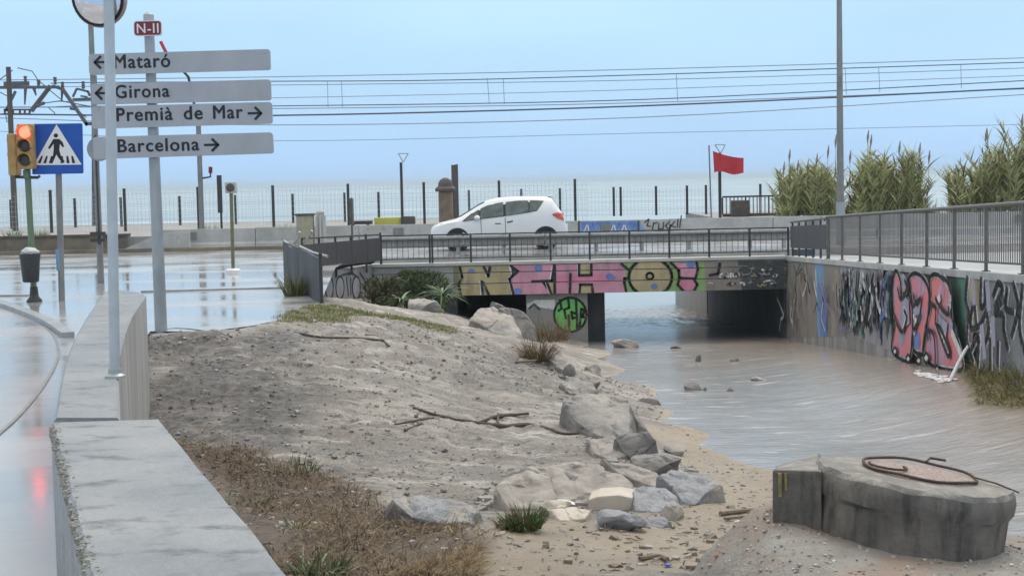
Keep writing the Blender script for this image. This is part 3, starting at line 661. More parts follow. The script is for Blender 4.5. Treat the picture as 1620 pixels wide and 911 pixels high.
# ---- railing on the retaining wall
t = thing('wall_railing', 'tall brown-grey steel bar railing running along the graffiti-covered retaining wall', 'railing', (wx(30), 30, wtop(30)))
postY = []
for px in (1304, 1327, 1355, 1386, 1420, 1459, 1502, 1552, 1610):
    d = ray(px, 400); k = d.x / d.y; postY.append((7.35 - .0234 * 18 - .0) / (k - .0234))
postY = sorted(postY); stp = postY[1] - postY[0]
postY = [postY[0] - stp * 2, postY[0] - stp] + postY
RH, RB = 1.05, .15
def rp3(y, h): return Vector((wx(y) + .08, y, wtop(y) + h))
for y in postY:
    b = MB(); b.box(rp3(y, RB / 2 + .001), (.045, .05, RB)); b.box(rp3(y, (RH + RB) / 2), (.045, .06, RH - RB - .02)); b.box(rp3(y, .012), (.12, .12, .012)); b.build('post', 'rail', t)
b = MB(); b.tube([rp3(y, RH) for y in postY] + [rp3(postY[-1] + .35, RH - .07), rp3(postY[-1] + .8, RH + .02)], .035, 8); b.build('top_rail', 'rail', t, smooth=True)
b = MB(); b.beam(rp3(postY[0], RB), rp3(postY[-1], RB), .045, .03); b.build('bottom_rail', 'rail', t)
b = MB(); b.box((0, 0, (RH - RB) / 2), (.0125, .0125, RH - RB - .03)); barme = b.build('bar', 'rail', t); n_bar = 0
y = postY[0] + .12; allb = []
while y < postY[-1] - .05:
    if min(abs(y - p) for p in postY) > .07: allb.append(y)
    y += .112
for i, y in enumerate(allb):
    o = barme if i == 0 else link('bar', barme.data, t)
    o.location = rp3(y, RB) - parent_loc(t) if i else rp3(y, RB)
    if i == 0: pass
# first bar mesh was built relative to the parent: shift its data
for v in barme.data.vertices: v.co += parent_loc(t)
barme.location = rp3(allb[0], RB) - parent_loc(t)
# far closed panel joining the bridge
t = thing('sheet_railing', 'closed dark sheet-metal railing panel on stub posts at bridge corner below reeds', 'railing', (wx(41), 41, wtop(41)))
y0_, y1_ = postY[-1] + .1, 43.5
b = MB(); b.beam(rp3(y0_, .55), rp3(y1_, .55), .03, .62); b.build('sheet_panel', 'sheet_brown', t)
b = MB(); b.tube([rp3(y0_, 1.02), rp3(y1_, .98)], .03, 8); b.build('top_rail', 'rail', t)
for k in range(6):
    y = y0_ + (y1_ - y0_) * k / 5; b = MB(); b.box(rp3(y, .5) + Vector((.05, 0, 0)), (.05, .06, 1.0)); b.build('post', 'rail_dark', t)

# ================================================================== BRIDGE
BY = 43.6
XL = at_y(722, 440, BY).x; XR = wx(BY) - .02
zt, zb = -.15, at_y(980, 463, BY).z
t = thing('road_bridge', 'low concrete road bridge with painted board-marked fascia over the stream', 'bridge', ((XL + XR) / 2, BY, zb))
nB = 3; zs = [zb, zb + (zt - zb) * .36, zb + (zt - zb) * .69, zt - .09]
boards = []
for i in range(3):
    b = MB(); b.bbox(XL - 2.4, XR, BY, BY + .25, zs[i] + .008, zs[i + 1] - .008); boards.append(b.build('fascia_board', 'conc', t, bevel=.008))
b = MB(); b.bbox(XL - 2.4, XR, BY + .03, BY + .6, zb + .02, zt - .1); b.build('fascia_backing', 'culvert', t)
b = MB(); b.bbox(XL - 2.45, XR, BY - .05, BY + .62, zt - .088, zt); b.build('edge_kerb', 'conc_light', t, bevel=.01)
b = MB(); b.bbox(XL - 2.4, XR + .4, BY + .66, 61.0, zb + .05, -.012); b.build('deck', 'culvert', t)
b = MB(); b.bbox(XL - 2.4, XR + .28, BY + .621, BY + .659, zt - .1, -.004); b.build('kerb_step', 'conc_light', t)
pxl, pxr = at_y(833, 500, BY + .2).x, at_y(930, 500, BY + .2).x
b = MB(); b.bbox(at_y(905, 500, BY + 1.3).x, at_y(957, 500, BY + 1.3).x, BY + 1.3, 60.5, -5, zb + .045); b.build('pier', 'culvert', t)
b = MB(); b.bbox(pxl, pxr, BY + .25, BY + 1.29, -5, zb - .002); pierfront = b.build('pier_front', 'conc', t)
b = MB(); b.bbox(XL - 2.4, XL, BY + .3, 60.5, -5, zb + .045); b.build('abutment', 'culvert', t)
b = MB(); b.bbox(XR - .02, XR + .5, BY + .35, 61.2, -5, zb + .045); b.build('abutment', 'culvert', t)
b = MB(); b.bbox(XR - .05, XR + .5, 61.22, 73, -5, -.2); b.build('outlet_wall', 'conc_streak', t)
# painted fascia
fp = Paint((0, BY, 0), (0, -1, 0))
a_ = lambda *p: [(700 + x / 5.786, 400 + y / 5.786) for x, y in p]
b_ = lambda *p: [(970 + x / 5.786, 400 + y / 5.786) for x, y in p]
fp.poly(a_((100, 120), (170, 118), (170, 400), (100, 400)), 'g_olive')
fp.poly(a_((150, 118), (640, 112), (660, 395), (160, 400)), 'g_tan')
fp.poly(a_((625, 112), (1700, 90), (1700, 385), (655, 395), (612, 240), (690, 170)), 'g_pink')
fp.poly(a_((1030, 200), (1620, 195), (1620, 290), (1030, 290)), 'g_pink2')
fp.poly(b_((-20, 90), (150, 88), (140, 370), (-20, 370)), 'g_pink')
fp.poly(b_((110, 90), (240, 88), (260, 360), (110, 370)), 'g_green'); fp.poly(b_((440, 85), (620, 85), (620, 355), (440, 360)), 'g_green')
fp.poly(b_((740, 80), (970, 78), (860, 350), (740, 355)), 'g_green')
fp.poly(b_((830, 80), (1200, 72), (1240, 345), (850, 350)), 'g_brown'); fp.poly(b_((1140, 72), (1480, 70), (1500, 340), (1180, 345)), 'g_dark'); fp.poly(b_((1380, 70), (1640, 68), (1640, 340), (1400, 340)), 'g_dark')
fp.poly(a_((900, 255), (1020, 250), (1020, 380), (990, 380), (950, 270)), 'g_tan'); fp.poly(a_((1255, 108), (1355, 105), (1355, 200), (1255, 205)), 'g_tan'); fp.poly(a_((1260, 295), (1365, 293), (1372, 380), (1255, 380)), 'g_tan')
fp.ell(970 + 340 / 5.786, 400 + 222 / 5.786, 197 / 5.786, 172 / 5.786, 'g_tan', 28)
fp.poly(b_((560, 95), (600, 160), (605, 228), (750, 235), (772, 150), (760, 90)), 'g_pink'); fp.ell(970 + 680 / 5.786, 400 + 292 / 5.786, 82 / 5.786, 52 / 5.786, 'g_pink2')
for x, y, r in ((880, 140, 38), (1530, 215, 35), (690, 350, 38), (265, 165, 30)): fp.ell(700 + x / 5.786, 400 + y / 5.786, r / 5.786, r * .8 / 5.786, 'g_blue', 12)
for x, y, r in ((710, 105, 40), (375, 305, 32), (0, 225, 22)): fp.ell(970 + x / 5.786, 400 + y / 5.786, r / 5.786, r * .8 / 5.786, 'g_blue', 12)
wl_ = (((345, 260), (355, 380)), ((380, 130), (405, 215)), ((615, 130), (640, 200), (605, 240), (640, 380)), ((985, 250), (1010, 125)), ((950, 275), (985, 375)), ((1240, 110), (1242, 205)), ((1250, 300), (1245, 370)))
for p in wl_: fp.line(a_(*p), .06, 'g_white')
bl_ = (((160, 130), (180, 220), (148, 290), (170, 395)), ((380, 130), (420, 215), (435, 128)), ((358, 258), (370, 385)), ((370, 270), (425, 385)), ((625, 118), (692, 170), (640, 210), (613, 240), (652, 390)), ((640, 135), (650, 195)),
       ((820, 262), (1000, 255), (1022, 112)), ((958, 275), (1000, 385)), ((1027, 112), (1027, 385)), ((1172, 190), (1165, 385)), ((1250, 105), (1250, 205), (1362, 202), (1362, 100)), ((1252, 380), (1260, 290), (1367, 290), (1378, 380)))
for p in bl_: fp.line(a_(*p), .075, 'g_black')
for p in (((75, 100), (145, 158), (210, 92)), ((132, 232), (102, 232), (102, 268), (120, 360)), ((525, 88), (603, 160), (603, 228), (752, 236), (775, 150), (762, 85)), ((600, 250), (590, 290), (640, 345)), ((745, 250), (770, 290), (740, 345)), ((880, 205), (960, 190), (975, 95))):
    fp.line(b_(*p), .075, 'g_black')
fp.ering(970 + 340 / 5.786, 400 + 222 / 5.786, 197 / 5.786, 172 / 5.786, .08, 'g_black', 30); fp.ering(970 + 335 / 5.786, 400 + 212 / 5.786, 32 / 5.786, 30 / 5.786, .06, 'g_black', 12)
# white tag and scribbles
for p in (((1000, 190), (970, 205), (985, 232), (1010, 225)), ((1030, 195), (1045, 232), (1062, 200), (1040, 190), (1028, 205)), ((1075, 185), (1075, 230)), ((1095, 190), (1100, 230), (1125, 228), (1125, 188)), ((1140, 190), (1165, 185)), ((1150, 188), (1150, 232))):
    fp.line(b_(*p), .05, 'g_white')
for i in range(34):
    x = rs.uniform(860, 1480); y = rs.choice((rs.uniform(85, 165), rs.uniform(262, 330), rs.uniform(180, 235)))
    fp.line(b_((x, y), (x + rs.uniform(10, 40), y + rs.uniform(-25, 25)), (x + rs.uniform(10, 60), y + rs.uniform(-20, 20))), rs.choice((.03, .05)), rs.choice(('g_grey', 'g_white', 'g_silver', 'g_dark', 'g_tan')))
fp.ering(970 + 1205 / 5.786, 400 + 160 / 5.786, 60 / 5.786, 38 / 5.786, .04, 'g_grey', 16)
for i, bo in enumerate(boards):
    fp.cut('graffiti', bo, zs[i] + .014, zs[i + 1] - .014)
pp = Paint((0, BY + .25, 0), (0, -1, 0))
pp.poly(a_((770, 470), (850, 430), (1030, 430), (1030, 520), (900, 500), (830, 470), (780, 520)), 'g_white'); pp.line(a_((790, 510), (840, 470), (890, 520)), .06, 'g_dark')
pp.ell(700 + 1170 / 5.786, 400 + 566 / 5.786, 148 / 5.786, 156 / 5.786, 'g_lime', 26); pp.ering(700 + 1170 / 5.786, 400 + 566 / 5.786, 148 / 5.786, 156 / 5.786, .07, 'g_black', 26)
for p in (((1075, 430), (1090, 510), (1060, 530)), ((1150, 415), (1160, 500), (1115, 520), (1130, 600)), ((1155, 570), (1160, 705)), ((1222, 415), (1228, 560), (1180, 540), (1190, 600), (1215, 590)), ((1232, 560), (1232, 705)), ((1255, 690), (1270, 510), (1300, 525), (1285, 575), (1270, 585), (1310, 590))):
    pp.line(a_(*p), .075, 'g_black')
pp.build('graffiti', pierfront)
# left wing wall
wA = at_z(512, 430, -.16); wB = Vector((XL - 2.38, BY + .12, -.16)); wd_ = (wB - wA); wd_.z = 0; wn = Vector((wd_.y, -wd_.x, 0)).normalized()
t = thing('wing_wall', 'grey wing wall with silver and black letters beside the bridge shrubs', 'wall', V3((wA + wB) / 2, -1.1))
b = MB(); b.prism([V3(wA, -3), V3(wB, -3), V3(wB - wn * .3, -3), V3(wA - wn * .3, -3)], (0, 0, 2.84)); b.build('wall_body', 'wallbase', t)
wp = Paint(wA, wn)
c_ = lambda *p: [(440 + x / 5.586, 360 + y / 5.586) for x, y in p]
wp.poly(c_((395, 390), (900, 355), (900, 700), (395, 660)), 'g_grey')
for x in (450, 545, 690): wp.ell(440 + x / 5.586, 360 + 530 / 5.586, 36 / 5.586, 100 / 5.586, 'g_silver', 16); wp.ering(440 + x / 5.586, 360 + 530 / 5.586, 36 / 5.586, 100 / 5.586, .06, 'g_black', 16)
for p in (((600, 440), (620, 600)), ((640, 450), (640, 590)), ((720, 400), (760, 460), (800, 520)), ((760, 460), (770, 600)), ((410, 420), (480, 400)), ((560, 420), (650, 400), (700, 440))): wp.line(c_(*p), .07, 'g_dark')
wp.build('graffiti', t)
b = MB(); b.prism([V3(wA - wd_.normalized() * .25, -1.2), V3(wA - wd_.normalized() * .01, -1.2), V3(wA - wd_.normalized() * .01 - wn * .3, -1.2), V3(wA - wd_.normalized() * .25 - wn * .3, -1.2)], (0, 0, 1.2)); b.build('end_pier', 'conc_light', t)

# bridge railing
t = thing('bridge_railing', 'slim dark metal railing with thin upright bars along the bridge edge', 'railing', ((XL + XR) / 2, BY + .1, zt))
RT = .64
bpx = [603, 680, 684, 745, 807, 871, 933, 996, 1059, 1122, 1186, 1247]
bx = [at_y(p, 400, BY + .1).x for p in bpx]
for x in bx: b = MB(); b.bbox(x - .028, x + .028, BY + .07, BY + .13, zt, RT); b.build('post', 'rail_dark', t)
b = MB(); b.bbox(bx[0] - .02, bx[-1] + .02, BY + .065, BY + .135, RT, RT + .035); b.build('top_rail', 'rail_dark', t)
b = MB(); b.bbox(bx[0], bx[-1], BY + .085, BY + .115, zt + .11, zt + .135); b.build('bottom_rail', 'rail_dark', t)
b = MB(); b.bbox(bx[0], bx[-1], BY + .085, BY + .115, RT - .13, RT - .105); b.build('mid_rail', 'rail_dark', t)
b = MB(); b.box(parent_loc(t), (.014, .014, RT - zt - .24)); bar = b.build('bar', 'rail_dark', t); first = True
for a, c in zip(bx[:-1], bx[1:]):
    k = max(1, round((c - a) / .16))
    for i in range(1, k):
        o = bar if first else link('bar', bar.data, t); first = False
        o.location = Vector((a + (c - a) * i / k, BY + .1, (zt + RT) / 2 + .003)) - parent_loc(t)
# closed sheet panels left of the bridge
t = thing('sheet_railing', 'closed grey sheet-metal railing panel on top of wing wall by the shrubs', 'railing', V3((wA + wB) / 2, -.16))
pa, pb = at_y(478, 400, 39.6), at_y(602, 400, BY + .05)
ps = [V3(pa).lerp(V3(pb), k / 5) for k in range(6)]
b = MB(); b.beam(V3(pa, .28), V3(pb, .28), .03, .66); b.build('sheet_panel', 'sheet_brown', t)
b = MB(); b.tube([V3(pa, .78), V3(pb, .70)], .025, 8); b.build('top_rail', 'rail_dark', t)
for k, p in enumerate(ps): b = MB(); b.bbox(p.x - .03, p.x + .03, p.y + .02, p.y + .08, -.35, .76); b.build('post', 'rail_dark', t)
t = thing('sheet_railing', 'dented sheet-metal railing with bent pale top rails at end of flooded pavement', 'railing', V3(at_z(490, 475), 0))
A0, A1, A2 = at_z(452, 452), at_z(477, 463), at_z(509, 479)
for a, c, h0, h1 in ((A0, A1, .96, .9), (A1, A2, .9, .82)):
    b = MB(); nn_ = 8; d = V3(c, 0) - V3(a, 0); nrm = Vector((d.y, -d.x, 0)).normalized()
    for k in range(nn_ + 1):
        p = V3(a, 0) + d * (k / nn_); off = nrm * (.03 * math.sin(k * 1.3)); hh = h0 + (h1 - h0) * k / nn_
        b.v += [p + off + Vector((0, 0, -.1)), p + off * .3 + Vector((0, 0, hh)), p + off * .3 + nrm * .03 + Vector((0, 0, hh)), p + off + nrm * .03 + Vector((0, 0, -.1))]
    for k in range(nn_):
        for j in range(4): b.f.append([k * 4 + j, k * 4 + (j + 1) % 4, k * 4 + 4 + (j + 1) % 4, k * 4 + 4 + j]); b.m.append(0)
    b.build('sheet_panel', 'sheet', t)
for a, c, h0, h1, m_ in ((A0, A1, .97, .84, 'rail_worn'), (A1, A2 + Vector((.1, .2, 0)), .93, .84, 'rail_worn'), (A0 + Vector((.1, 0, 0)), A1, .82, .62, 'rail_worn'), (A0 + Vector((.2, .1, 0)), A0 + Vector((.34, 0, 0)), .9, 1.16, 'rail_worn'), (A0 + Vector((.4, .1, 0)), A0 + Vector((.62, -.1, 0)), .92, 1.18, 'rail_worn')):
    b = MB(); m0 = (V3(a, h0) + V3(c, h1)) / 2 + Vector((0, 0, -.03)); b.tube([V3(a, h0), m0, V3(c, h1)], .028, 7); b.build('top_rail', m_, t, smooth=True)
for p in (A0, A1, A2): b = MB(); b.bbox(p.x - .03, p.x + .03, p.y - .03, p.y + .03, -.15, .92); b.build('post', 'rail_dark', t)

# crash barrier
t = thing('crash_barrier', 'two-beam steel crash barrier on stubby posts behind the bridge railing', 'barrier', (2, 45.6, 0))
x0_, x1_ = at_y(604, 400, 45.6).x, at_y(1250, 380, 45.6).x
prof = [(0, .0), (-.05, .05), (-.05, .11), (0, .15), (0, .19), (-.05, .23), (-.05, .29), (0, .34)]
xsn = np.linspace(x0_, x1_, 6)
for a, c in zip(xsn[:-1], xsn[1:]):
    b = MB()
    for x in (a + .01, c - .01): b.v += [Vector((x, 45.55 + dy, .22 + dz)) for dy, dz in prof] + [Vector((x, 45.56 + dy, .22 + dz)) for dy, dz in prof]
    m8 = len(prof)
    for k in range(m8 - 1): b.f += [[k, k + 1, 2 * m8 + k + 1, 2 * m8 + k], [m8 + k, 3 * m8 + k, 3 * m8 + k + 1, m8 + k + 1]]; b.m += [0, 0]
    b.build('beam', 'galv_dark', t)
for p in (725, 797, 871, 943, 1015, 1090, 1186, 1240):
    x = at_y(p, 390, 45.65).x; b = MB(); b.bbox(x - .06, x + .06, 45.58, 45.70, -.1, .6); b.build('post', 'galv', t)

# ================================================================== SHORE WALL, FENCES, POSTS
t = thing('shore_wall', 'long pale concrete wall between coast road and railway with blue graffiti', 'wall', (0, 52.8, 0))
X0, X1 = at_y(240, 380, 52.7).x, 34
kx = np.arange(X0, X1, 3.6)
blocks = []
for i, x in enumerate(kx):
    b = MB(); zz = .73 + .02 * noise.noise(Vector((x, 0, 0))); b.prism([(x + .012, 52.64, -.2), (x + .012, 52.68, .18), (x + .012, 52.76, .26), (x + .012, 52.76, zz), (x + .012, 52.97, zz), (x + .012, 52.97, -.2)], (3.576, 0, 0)); blocks.append(b.build('wall_panel', 'conc_light', t))
for i in range(0, len(kx), 2):
    b = MB(); b.bbox(kx[i] + 1.2, kx[i] + 1.55, 52.71, 52.76, .36, .62); b.build('junction_box', 'galv_dark', t)
sp = Paint((0, 52.76, 0), (0, -1, 0), .006)
dd = lambda *p: [(900 + x / 3.795, 220 + y / 3.795) for x, y in p]
sp.poly(dd((60, 495), (420, 490), (480, 575), (70, 580)), 'g_sky'); sp.poly(dd((70, 498), (250, 495), (260, 540), (75, 545)), 'g_blue'); sp.poly(dd((260, 500), (415, 495), (410, 530), (265, 540)), 'g_blue')
for x in (60, 418): sp.line(dd((x, 495), (x, 575)), .07, 'g_dark')
for i in range(10): x = 90 + i * 32; sp.line(dd((x, 560), (x + 20, 510), (x + 34, 560)), .04, rs.choice(('g_white', 'g_sky', 'g_blue')))
sp.build('graffiti', t)
sp = Paint((0, 52.76, 0), (0, -1, 0), .012)
for p in (((455, 500), (480, 480), (470, 520), (490, 525)), ((510, 500), (500, 545)), ((510, 510), (530, 500)), ((540, 505), (538, 540), (565, 540), (568, 500)), ((600, 500), (580, 520), (600, 545), (610, 515), (605, 545)), ((635, 495), (615, 520), (640, 530)), ((655, 480), (650, 530)), ((675, 460), (665, 530)), ((500, 545), (540, 555), (640, 545))):
    sp.line(dd(*p), .045, 'g_dark')
sp.build('graffiti', t)
t = thing('roadside_wall', 'lower brown-stained wall along the coast road ending in a sloping ramp', 'wall', (-20, 52.6, 0))
xr0, xr1 = at_y(205, 380, 52.5).x, at_y(240, 380, 52.5).x
b = MB(); b.bbox(-40, xr0, 52.3, 52.62, -.2, .56); b.build('wall_body', 'brown_wall', t)
b = MB(); b.bbox(-40, xr0 + .02, 52.22, 52.63, .563, .63); b.build('coping', 'stonecap', t)
b = MB(); b.prism([(xr0 - .6, 52.0, -.1), (xr1 + 1.4, 52.0, -.1), (xr1 + 1.4, 52.0, .66), (xr1 + .4, 52.0, .62)], (0, .22, 0)); b.build('ramp', 'conc_light', t)
b = MB(); b.bbox(-40, at_y(470, 380, 52).x, 51.75, 51.99, -.1, .12); b.build('base_kerb', 'brown_wall', t)

def fence(name, label, Y, pxs, ztop, zbase, r, x0, x1, hs, m='rail_dark', mesh='mesh'):
    t = thing(name, label, 'fence', (0, Y, zbase))
    for p in pxs:
        x = at_y(p, 320, Y).x; b = MB(); b.bbox(x - r, x + r, Y - r, Y + r, zbase, ztop); b.bbox(x - r * 1.15, x + r * 1.15, Y - r * 1.15, Y + r * 1.15, ztop, ztop + .02); b.build('post', m, t)
    b = MB(); z = zbase + .06
    while z < ztop - .06:
        b.bbox(x0, x1, Y + r + .001, Y + r + .007, z - .004, z + .004); z += hs
    x = x0
    while x < x1: b.bbox(x - .004, x + .004, Y + r + .008, Y + r + .013, zbase + .03, ztop - .05); x += hs * .8
    tag(b.build('wire_mesh', mesh, t), kind='stuff')
fence('railway_fence', 'taller mesh fence with dark posts in front of the railway track', 60, (-38, 80, 197, 313.5, 432, 551, 671, 790, 910), 2.17, .5, .05, at_y(-60, 320, 60).x, at_y(930, 320, 60).x, .2)
fence('shore_fence', 'lower mesh fence with thin dark posts on the sea side of the track', 68, (17, 118, 191, 284, 372, 463, 545, 599, 671, 742, 825, 886, 971, 982, 1038, 1087, 1117, 1203), 1.78, .5, .05, at_y(-60, 320, 68).x, at_y(1130, 320, 68).x, .2)

def post(name, label, cat, px, Y, ytop, zbase, r, m, r2=None, group=None, ybot=None, n=12, lean=0.0):
    """upright pole whose foot stands at depth Y"""
    p0 = at_y(px, 400, Y); tz = at_y(px, ytop, Y).z
    f = Vector((p0.x, Y, zbase)); t = thing(name, label, cat, f, group)
    top = Vector((p0.x + lean, Y, tz))
    b = MB(); b.tube([f, top], [r, r2 or r], n); b.build('pole', m, t, smooth=True); return t, f, top
# rail-crossing signal post with raised boom
t, f, top = post('crossing_post', 'grey railway crossing post with raised red-tipped boom behind direction signs', 'post', 321, 54, 196, .5, .09, 'galv_dark')
b = MB(); b.tube([top, at_y(298, 122, 54), at_y(262, 82, 54)], .05, 8); b.build('boom', 'rail_dark', t); b = MB(); b.tube([at_y(262, 82, 54), at_y(254, 66, 54)], .06, 8); b.build('boom_tip', 'flag', t)
a = at_y(333, 280, 54); b = MB(); b.tube([Vector((f.x, 54, a.z - .05)), a, at_y(333, 266, 54)], .035, 8); b.build('bracket', 'rail_dark', t); b = MB(); b.tube([at_y(333, 274, 54), at_y(333, 264, 54)], .07, 10); b.build('lamp', 'maroon', t)
t, f, top = post('info_panel', 'narrow dark upright panel standing on the shore wall beside crossing post', 'sign', 352, 54, 284, .5, .04, 'rail_dark')
b = MB(); b.box(((f.x - .02), 53.96, (top.z + 1.0) / 2 + .2), (.17, .05, top.z - 1.1)); b.build('panel', 'rail_dark', t)
# lights on slim posts along the promenade
t, f, top = post('promenade_lamp', 'slim dark lamp post with inverted triangle head beside small yellow boat', 'lamp post', 638, 53.2, 257, .5, .05, 'rail_dark')
h0, h1, h2 = at_y(638, 257, 53.2), at_y(630, 243, 53.2), at_y(646, 243, 53.2)
b = MB()
for a, c in ((h0, h1), (h0, h2), (h1, h2)): b.tube([a, c], .018, 6)
b.build('lamp_head', 'galv', t)
t, f, top = post('promenade_lamp', 'dark lamp post with flat open frame head standing behind the red flag', 'lamp post', 1140, 61.5, 242, .5, .065, 'rail_dark')
h = [at_y(x, y, 61.5) for x, y in ((1140, 243), (1134, 234), (1131, 229), (1147, 229), (1145, 234))]
b = MB()
for a, c in ((0, 1), (1, 2), (2, 3), (3, 4), (4, 0)): b.tube([h[a], h[c]], .02, 6)
b.build('lamp_head', 'galv', t)
t, f, top = post('sign_post', 'thin post with narrow edge-on sign plate near the shore wall', 'sign', 558, 51.5, 313, 0, .035, 'mastgrey')
b = MB(); b.box((top.x, 51.5, top.z - .45), (.10, .5, .85)); b.build('sign_plate', 'stonecap', t)
t, f, top = post('thick_post', 'thick brown steel post beside the domed stone pillar', 'post', 721, 58, 261, .5, .10, 'mast')
b = MB(); b.bbox(f.x + .06, f.x + .16, 57.98, 58.08, .5, top.z + .02); b.build('cable_duct', 'mastgrey', t)
t, f, top = post('flagpole', 'thin flagpole flying a red warning flag', 'flagpole', 1126, 60, 230, .5, .03, 'galv_dark', lean=-.06)
f0 = [at_y(x, y, 60) for x, y in ((1128, 239), (1130, 273), (1177, 250), (1176, 275))]
b = MB(); n1, n2 = 16, 8
for i in range(n1 + 1):
    for j in range(n2 + 1):
        u, v = i / n1, j / n2; p = f0[0].lerp(f0[2], u).lerp(f0[1].lerp(f0[3], u), v)
        sag = (-.06 * math.sin(u * math.pi) * (1 - v) + .05 * math.sin(u * 7) * v); b.v.append(p + Vector((0, .10 * math.sin(u * 9 + v * 1.5) * u + .04, sag)))
for i in range(n1):
    for j in range(n2): k = i * (n2 + 1) + j; b.f.append([k, k + n2 + 1, k + n2 + 2, k + 1]); b.m.append(0)
fl = b.build('red_flag', 'flag', smooth=True); tag(fl, 'red warning flag blowing out to the right from its pole', 'flag')
# stone pillar
pc = at_y(706, 350, 57); t = thing('stone_pillar', 'brown stone gate pillar with domed cap behind the white car', 'pillar', (pc.x, 57, .5))
b = MB(); b.bbox(pc.x - .26, pc.x + .26, 56.74, 57.26, .5, 1.82); b.build('shaft', 'stone', t, bevel=.03)
b = MB(); b.lathe((pc.x, 57, 1.82), [(.38, 0), (.40, .10), (.33, .17), (.28, .20), (.27, .30), (.21, .43), (.09, .5), (.02, .52)], 18); b.build('cap', 'stonecap', t, smooth=True)
# seaside terrace railing by the reeds
t = thing('terrace_railing', 'pale-barred seaside terrace railing beside dark cabinet and reeds', 'railing', (at_y(1190, 330, 63).x, 63, .5))
xa, xb = at_y(1143, 320, 63).x, at_y(1300, 320, 63).x; za = at_y(1190, 312, 63).z
b = MB(); b.bbox(xa, xb, 62.97, 63.03, za, za + .07); b.build('top_rail', 'rail_dark', t); b = MB(); b.bbox(xa, xb, 62.9, 63.1, .5, .62); b.build('base', 'stonecap', t)
k = 0; x = xa
while x <= xb: b = MB(); b.bbox(x - .03, x + .03, 62.98, 63.02, .6, za); b.build('baluster', 'rail_dark' if k % 6 == 0 else 'conc_light', t); x += .16; k += 1
cx0, cx1 = at_y(1157, 330, 62.5).x, at_y(1185, 330, 62.5).x
b = MB(); b.bbox(cx0, cx1, 62.3, 62.7, .5, at_y(1170, 317, 62.5).z); o = b.build('service_cabinet', 'stonecap', bevel=.03); tag(o, 'dark service cabinet in front of the pale-barred terrace railing', 'cabinet')
# cabinet and column by the road
c0, c1 = at_y(470, 360, 51).x, at_y(496, 360, 51).x; t = thing('roadside_cabinet', 'yellow-stained concrete cabinet beside coast road behind the dented railing', 'cabinet', ((c0 + c1) / 2, 51, 0))
b = MB(); b.bbox(c0, c1, 50.8, 51.3, 0, at_y(480, 341, 51).z); b.build('cabinet_body', 'boxyel', t, bevel=.02); b = MB(); b.bbox(c0 - .04, c1 + .04, 50.76, 51.34, at_y(480, 341, 51).z + .002, at_y(480, 338, 51).z); b.build('cabinet_lid', 'stonecap', t)
for k in range(3): x = c1 + .08 + k * .13; b = MB(); b.bbox(x, x + .07, 50.9, 51.1, 0, at_y(480, 342, 51).z); b.build('side_slat', 'conc_light', t)
pc = at_y(507, 350, 51.6); b = MB(); b.tube([(pc.x, 51.6, 0), (pc.x, 51.6, 1.25), (pc.x, 51.6, 1.32)], [.14, .14, .06], 12); o = b.build('ventilation_column', 'conc_light', smooth=True); tag(o, 'pale round-topped column next to the yellow-stained cabinet', 'column')
# beached boat and dark board on the railway side
pb_ = at_y(615, 352, 54.5); t = thing('small_boat', 'small yellow boat with dark stern lying behind the shore wall', 'boat', (pb_.x, 54.5, .5))
b = MB()
for i in range(9):
    u = i / 8; hw = .28 * math.sin(math.pi * min(1, .15 + u * .75)) ** .6; x = pb_.x - .5 + u * .95; b.v += [Vector((x, 54.5 - hw, .95)), Vector((x, 54.5 - hw * .7, .68)), Vector((x, 54.5 + hw * .7, .68)), Vector((x, 54.5 + hw, .95))]
for i in range(8):
    for j in range(3): b.f.append([i * 4 + j, i * 4 + j + 1, i * 4 + 5 + j, i * 4 + 4 + j]); b.m.append(0)
    b.f.append([i * 4 + 3, i * 4, i * 4 + 4, i * 4 + 7]); b.m.append(0)
b.f += [[0, 1, 2, 3], [35, 34, 33, 32]]; b.m += [0, 0]
b.build('hull', 'yel_boat', t); b = MB(); b.bbox(pb_.x + .46, pb_.x + .95, 54.25, 54.75, .68, .98); b.build('stern', 'stonecap', t, bevel=.05); b = MB(); b.bbox(pb_.x - .4, pb_.x + .8, 54.4, 54.6, .5, .68); b.build('cradle', 'wood', t)
x0_, x1_ = at_y(552, 355, 54).x, at_y(589, 355, 54).x; b = MB(); b.bbox(x0_, x1_, 53.8, 54.2, .74, .86); b.bbox(x0_ + .1, x0_ + .2, 53.9, 54.1, .5, .74); b.bbox(x1_ - .2, x1_ - .1, 53.9, 54.1, .5, .74); o = b.build('low_bench', 'rail_dark'); tag(o, 'low dark bench standing behind the shore wall beside the yellow boat', 'bench')

# ================================================================== STREET LAMPS AND SIGNS
t, f, top = post('street_lamp', 'tall tapered grey street lamp column behind the retaining-wall railing', 'street lamp', 1330, 47, -60, 0, .12, 'galv_dark', .075)
b = MB(); b.tube([f, f + Vector((0, 0, 1.3))], .14, 12); b.build('base_sleeve', 'galv', t, smooth=True); b = MB(); b.tube([top, top + Vector((0, .3, .25)), top + Vector((0, 1.2, .35))], .05, 8); b.build('arm', 'galv_dark', t); b = MB(); b.box(top + Vector((0, 1.5, .36)), (.3, .7, .12)); b.build('lamp_head', 'galv', t, bevel=.03)
p = at_z(160, 448); t, f, top = post('lamp_column', 'grey lamp column with round sign back standing behind the mirror post', 'street lamp', 158, p.y, 24, 0, .075, 'galv_dark', .06)
f = Vector(parent_loc(t))
b = MB(); b.bbox(f.x + .01, f.x + .05, p.y - .12, p.y - .09, .9, 3.4); b.build('cable_conduit', 'rail_dark', t)
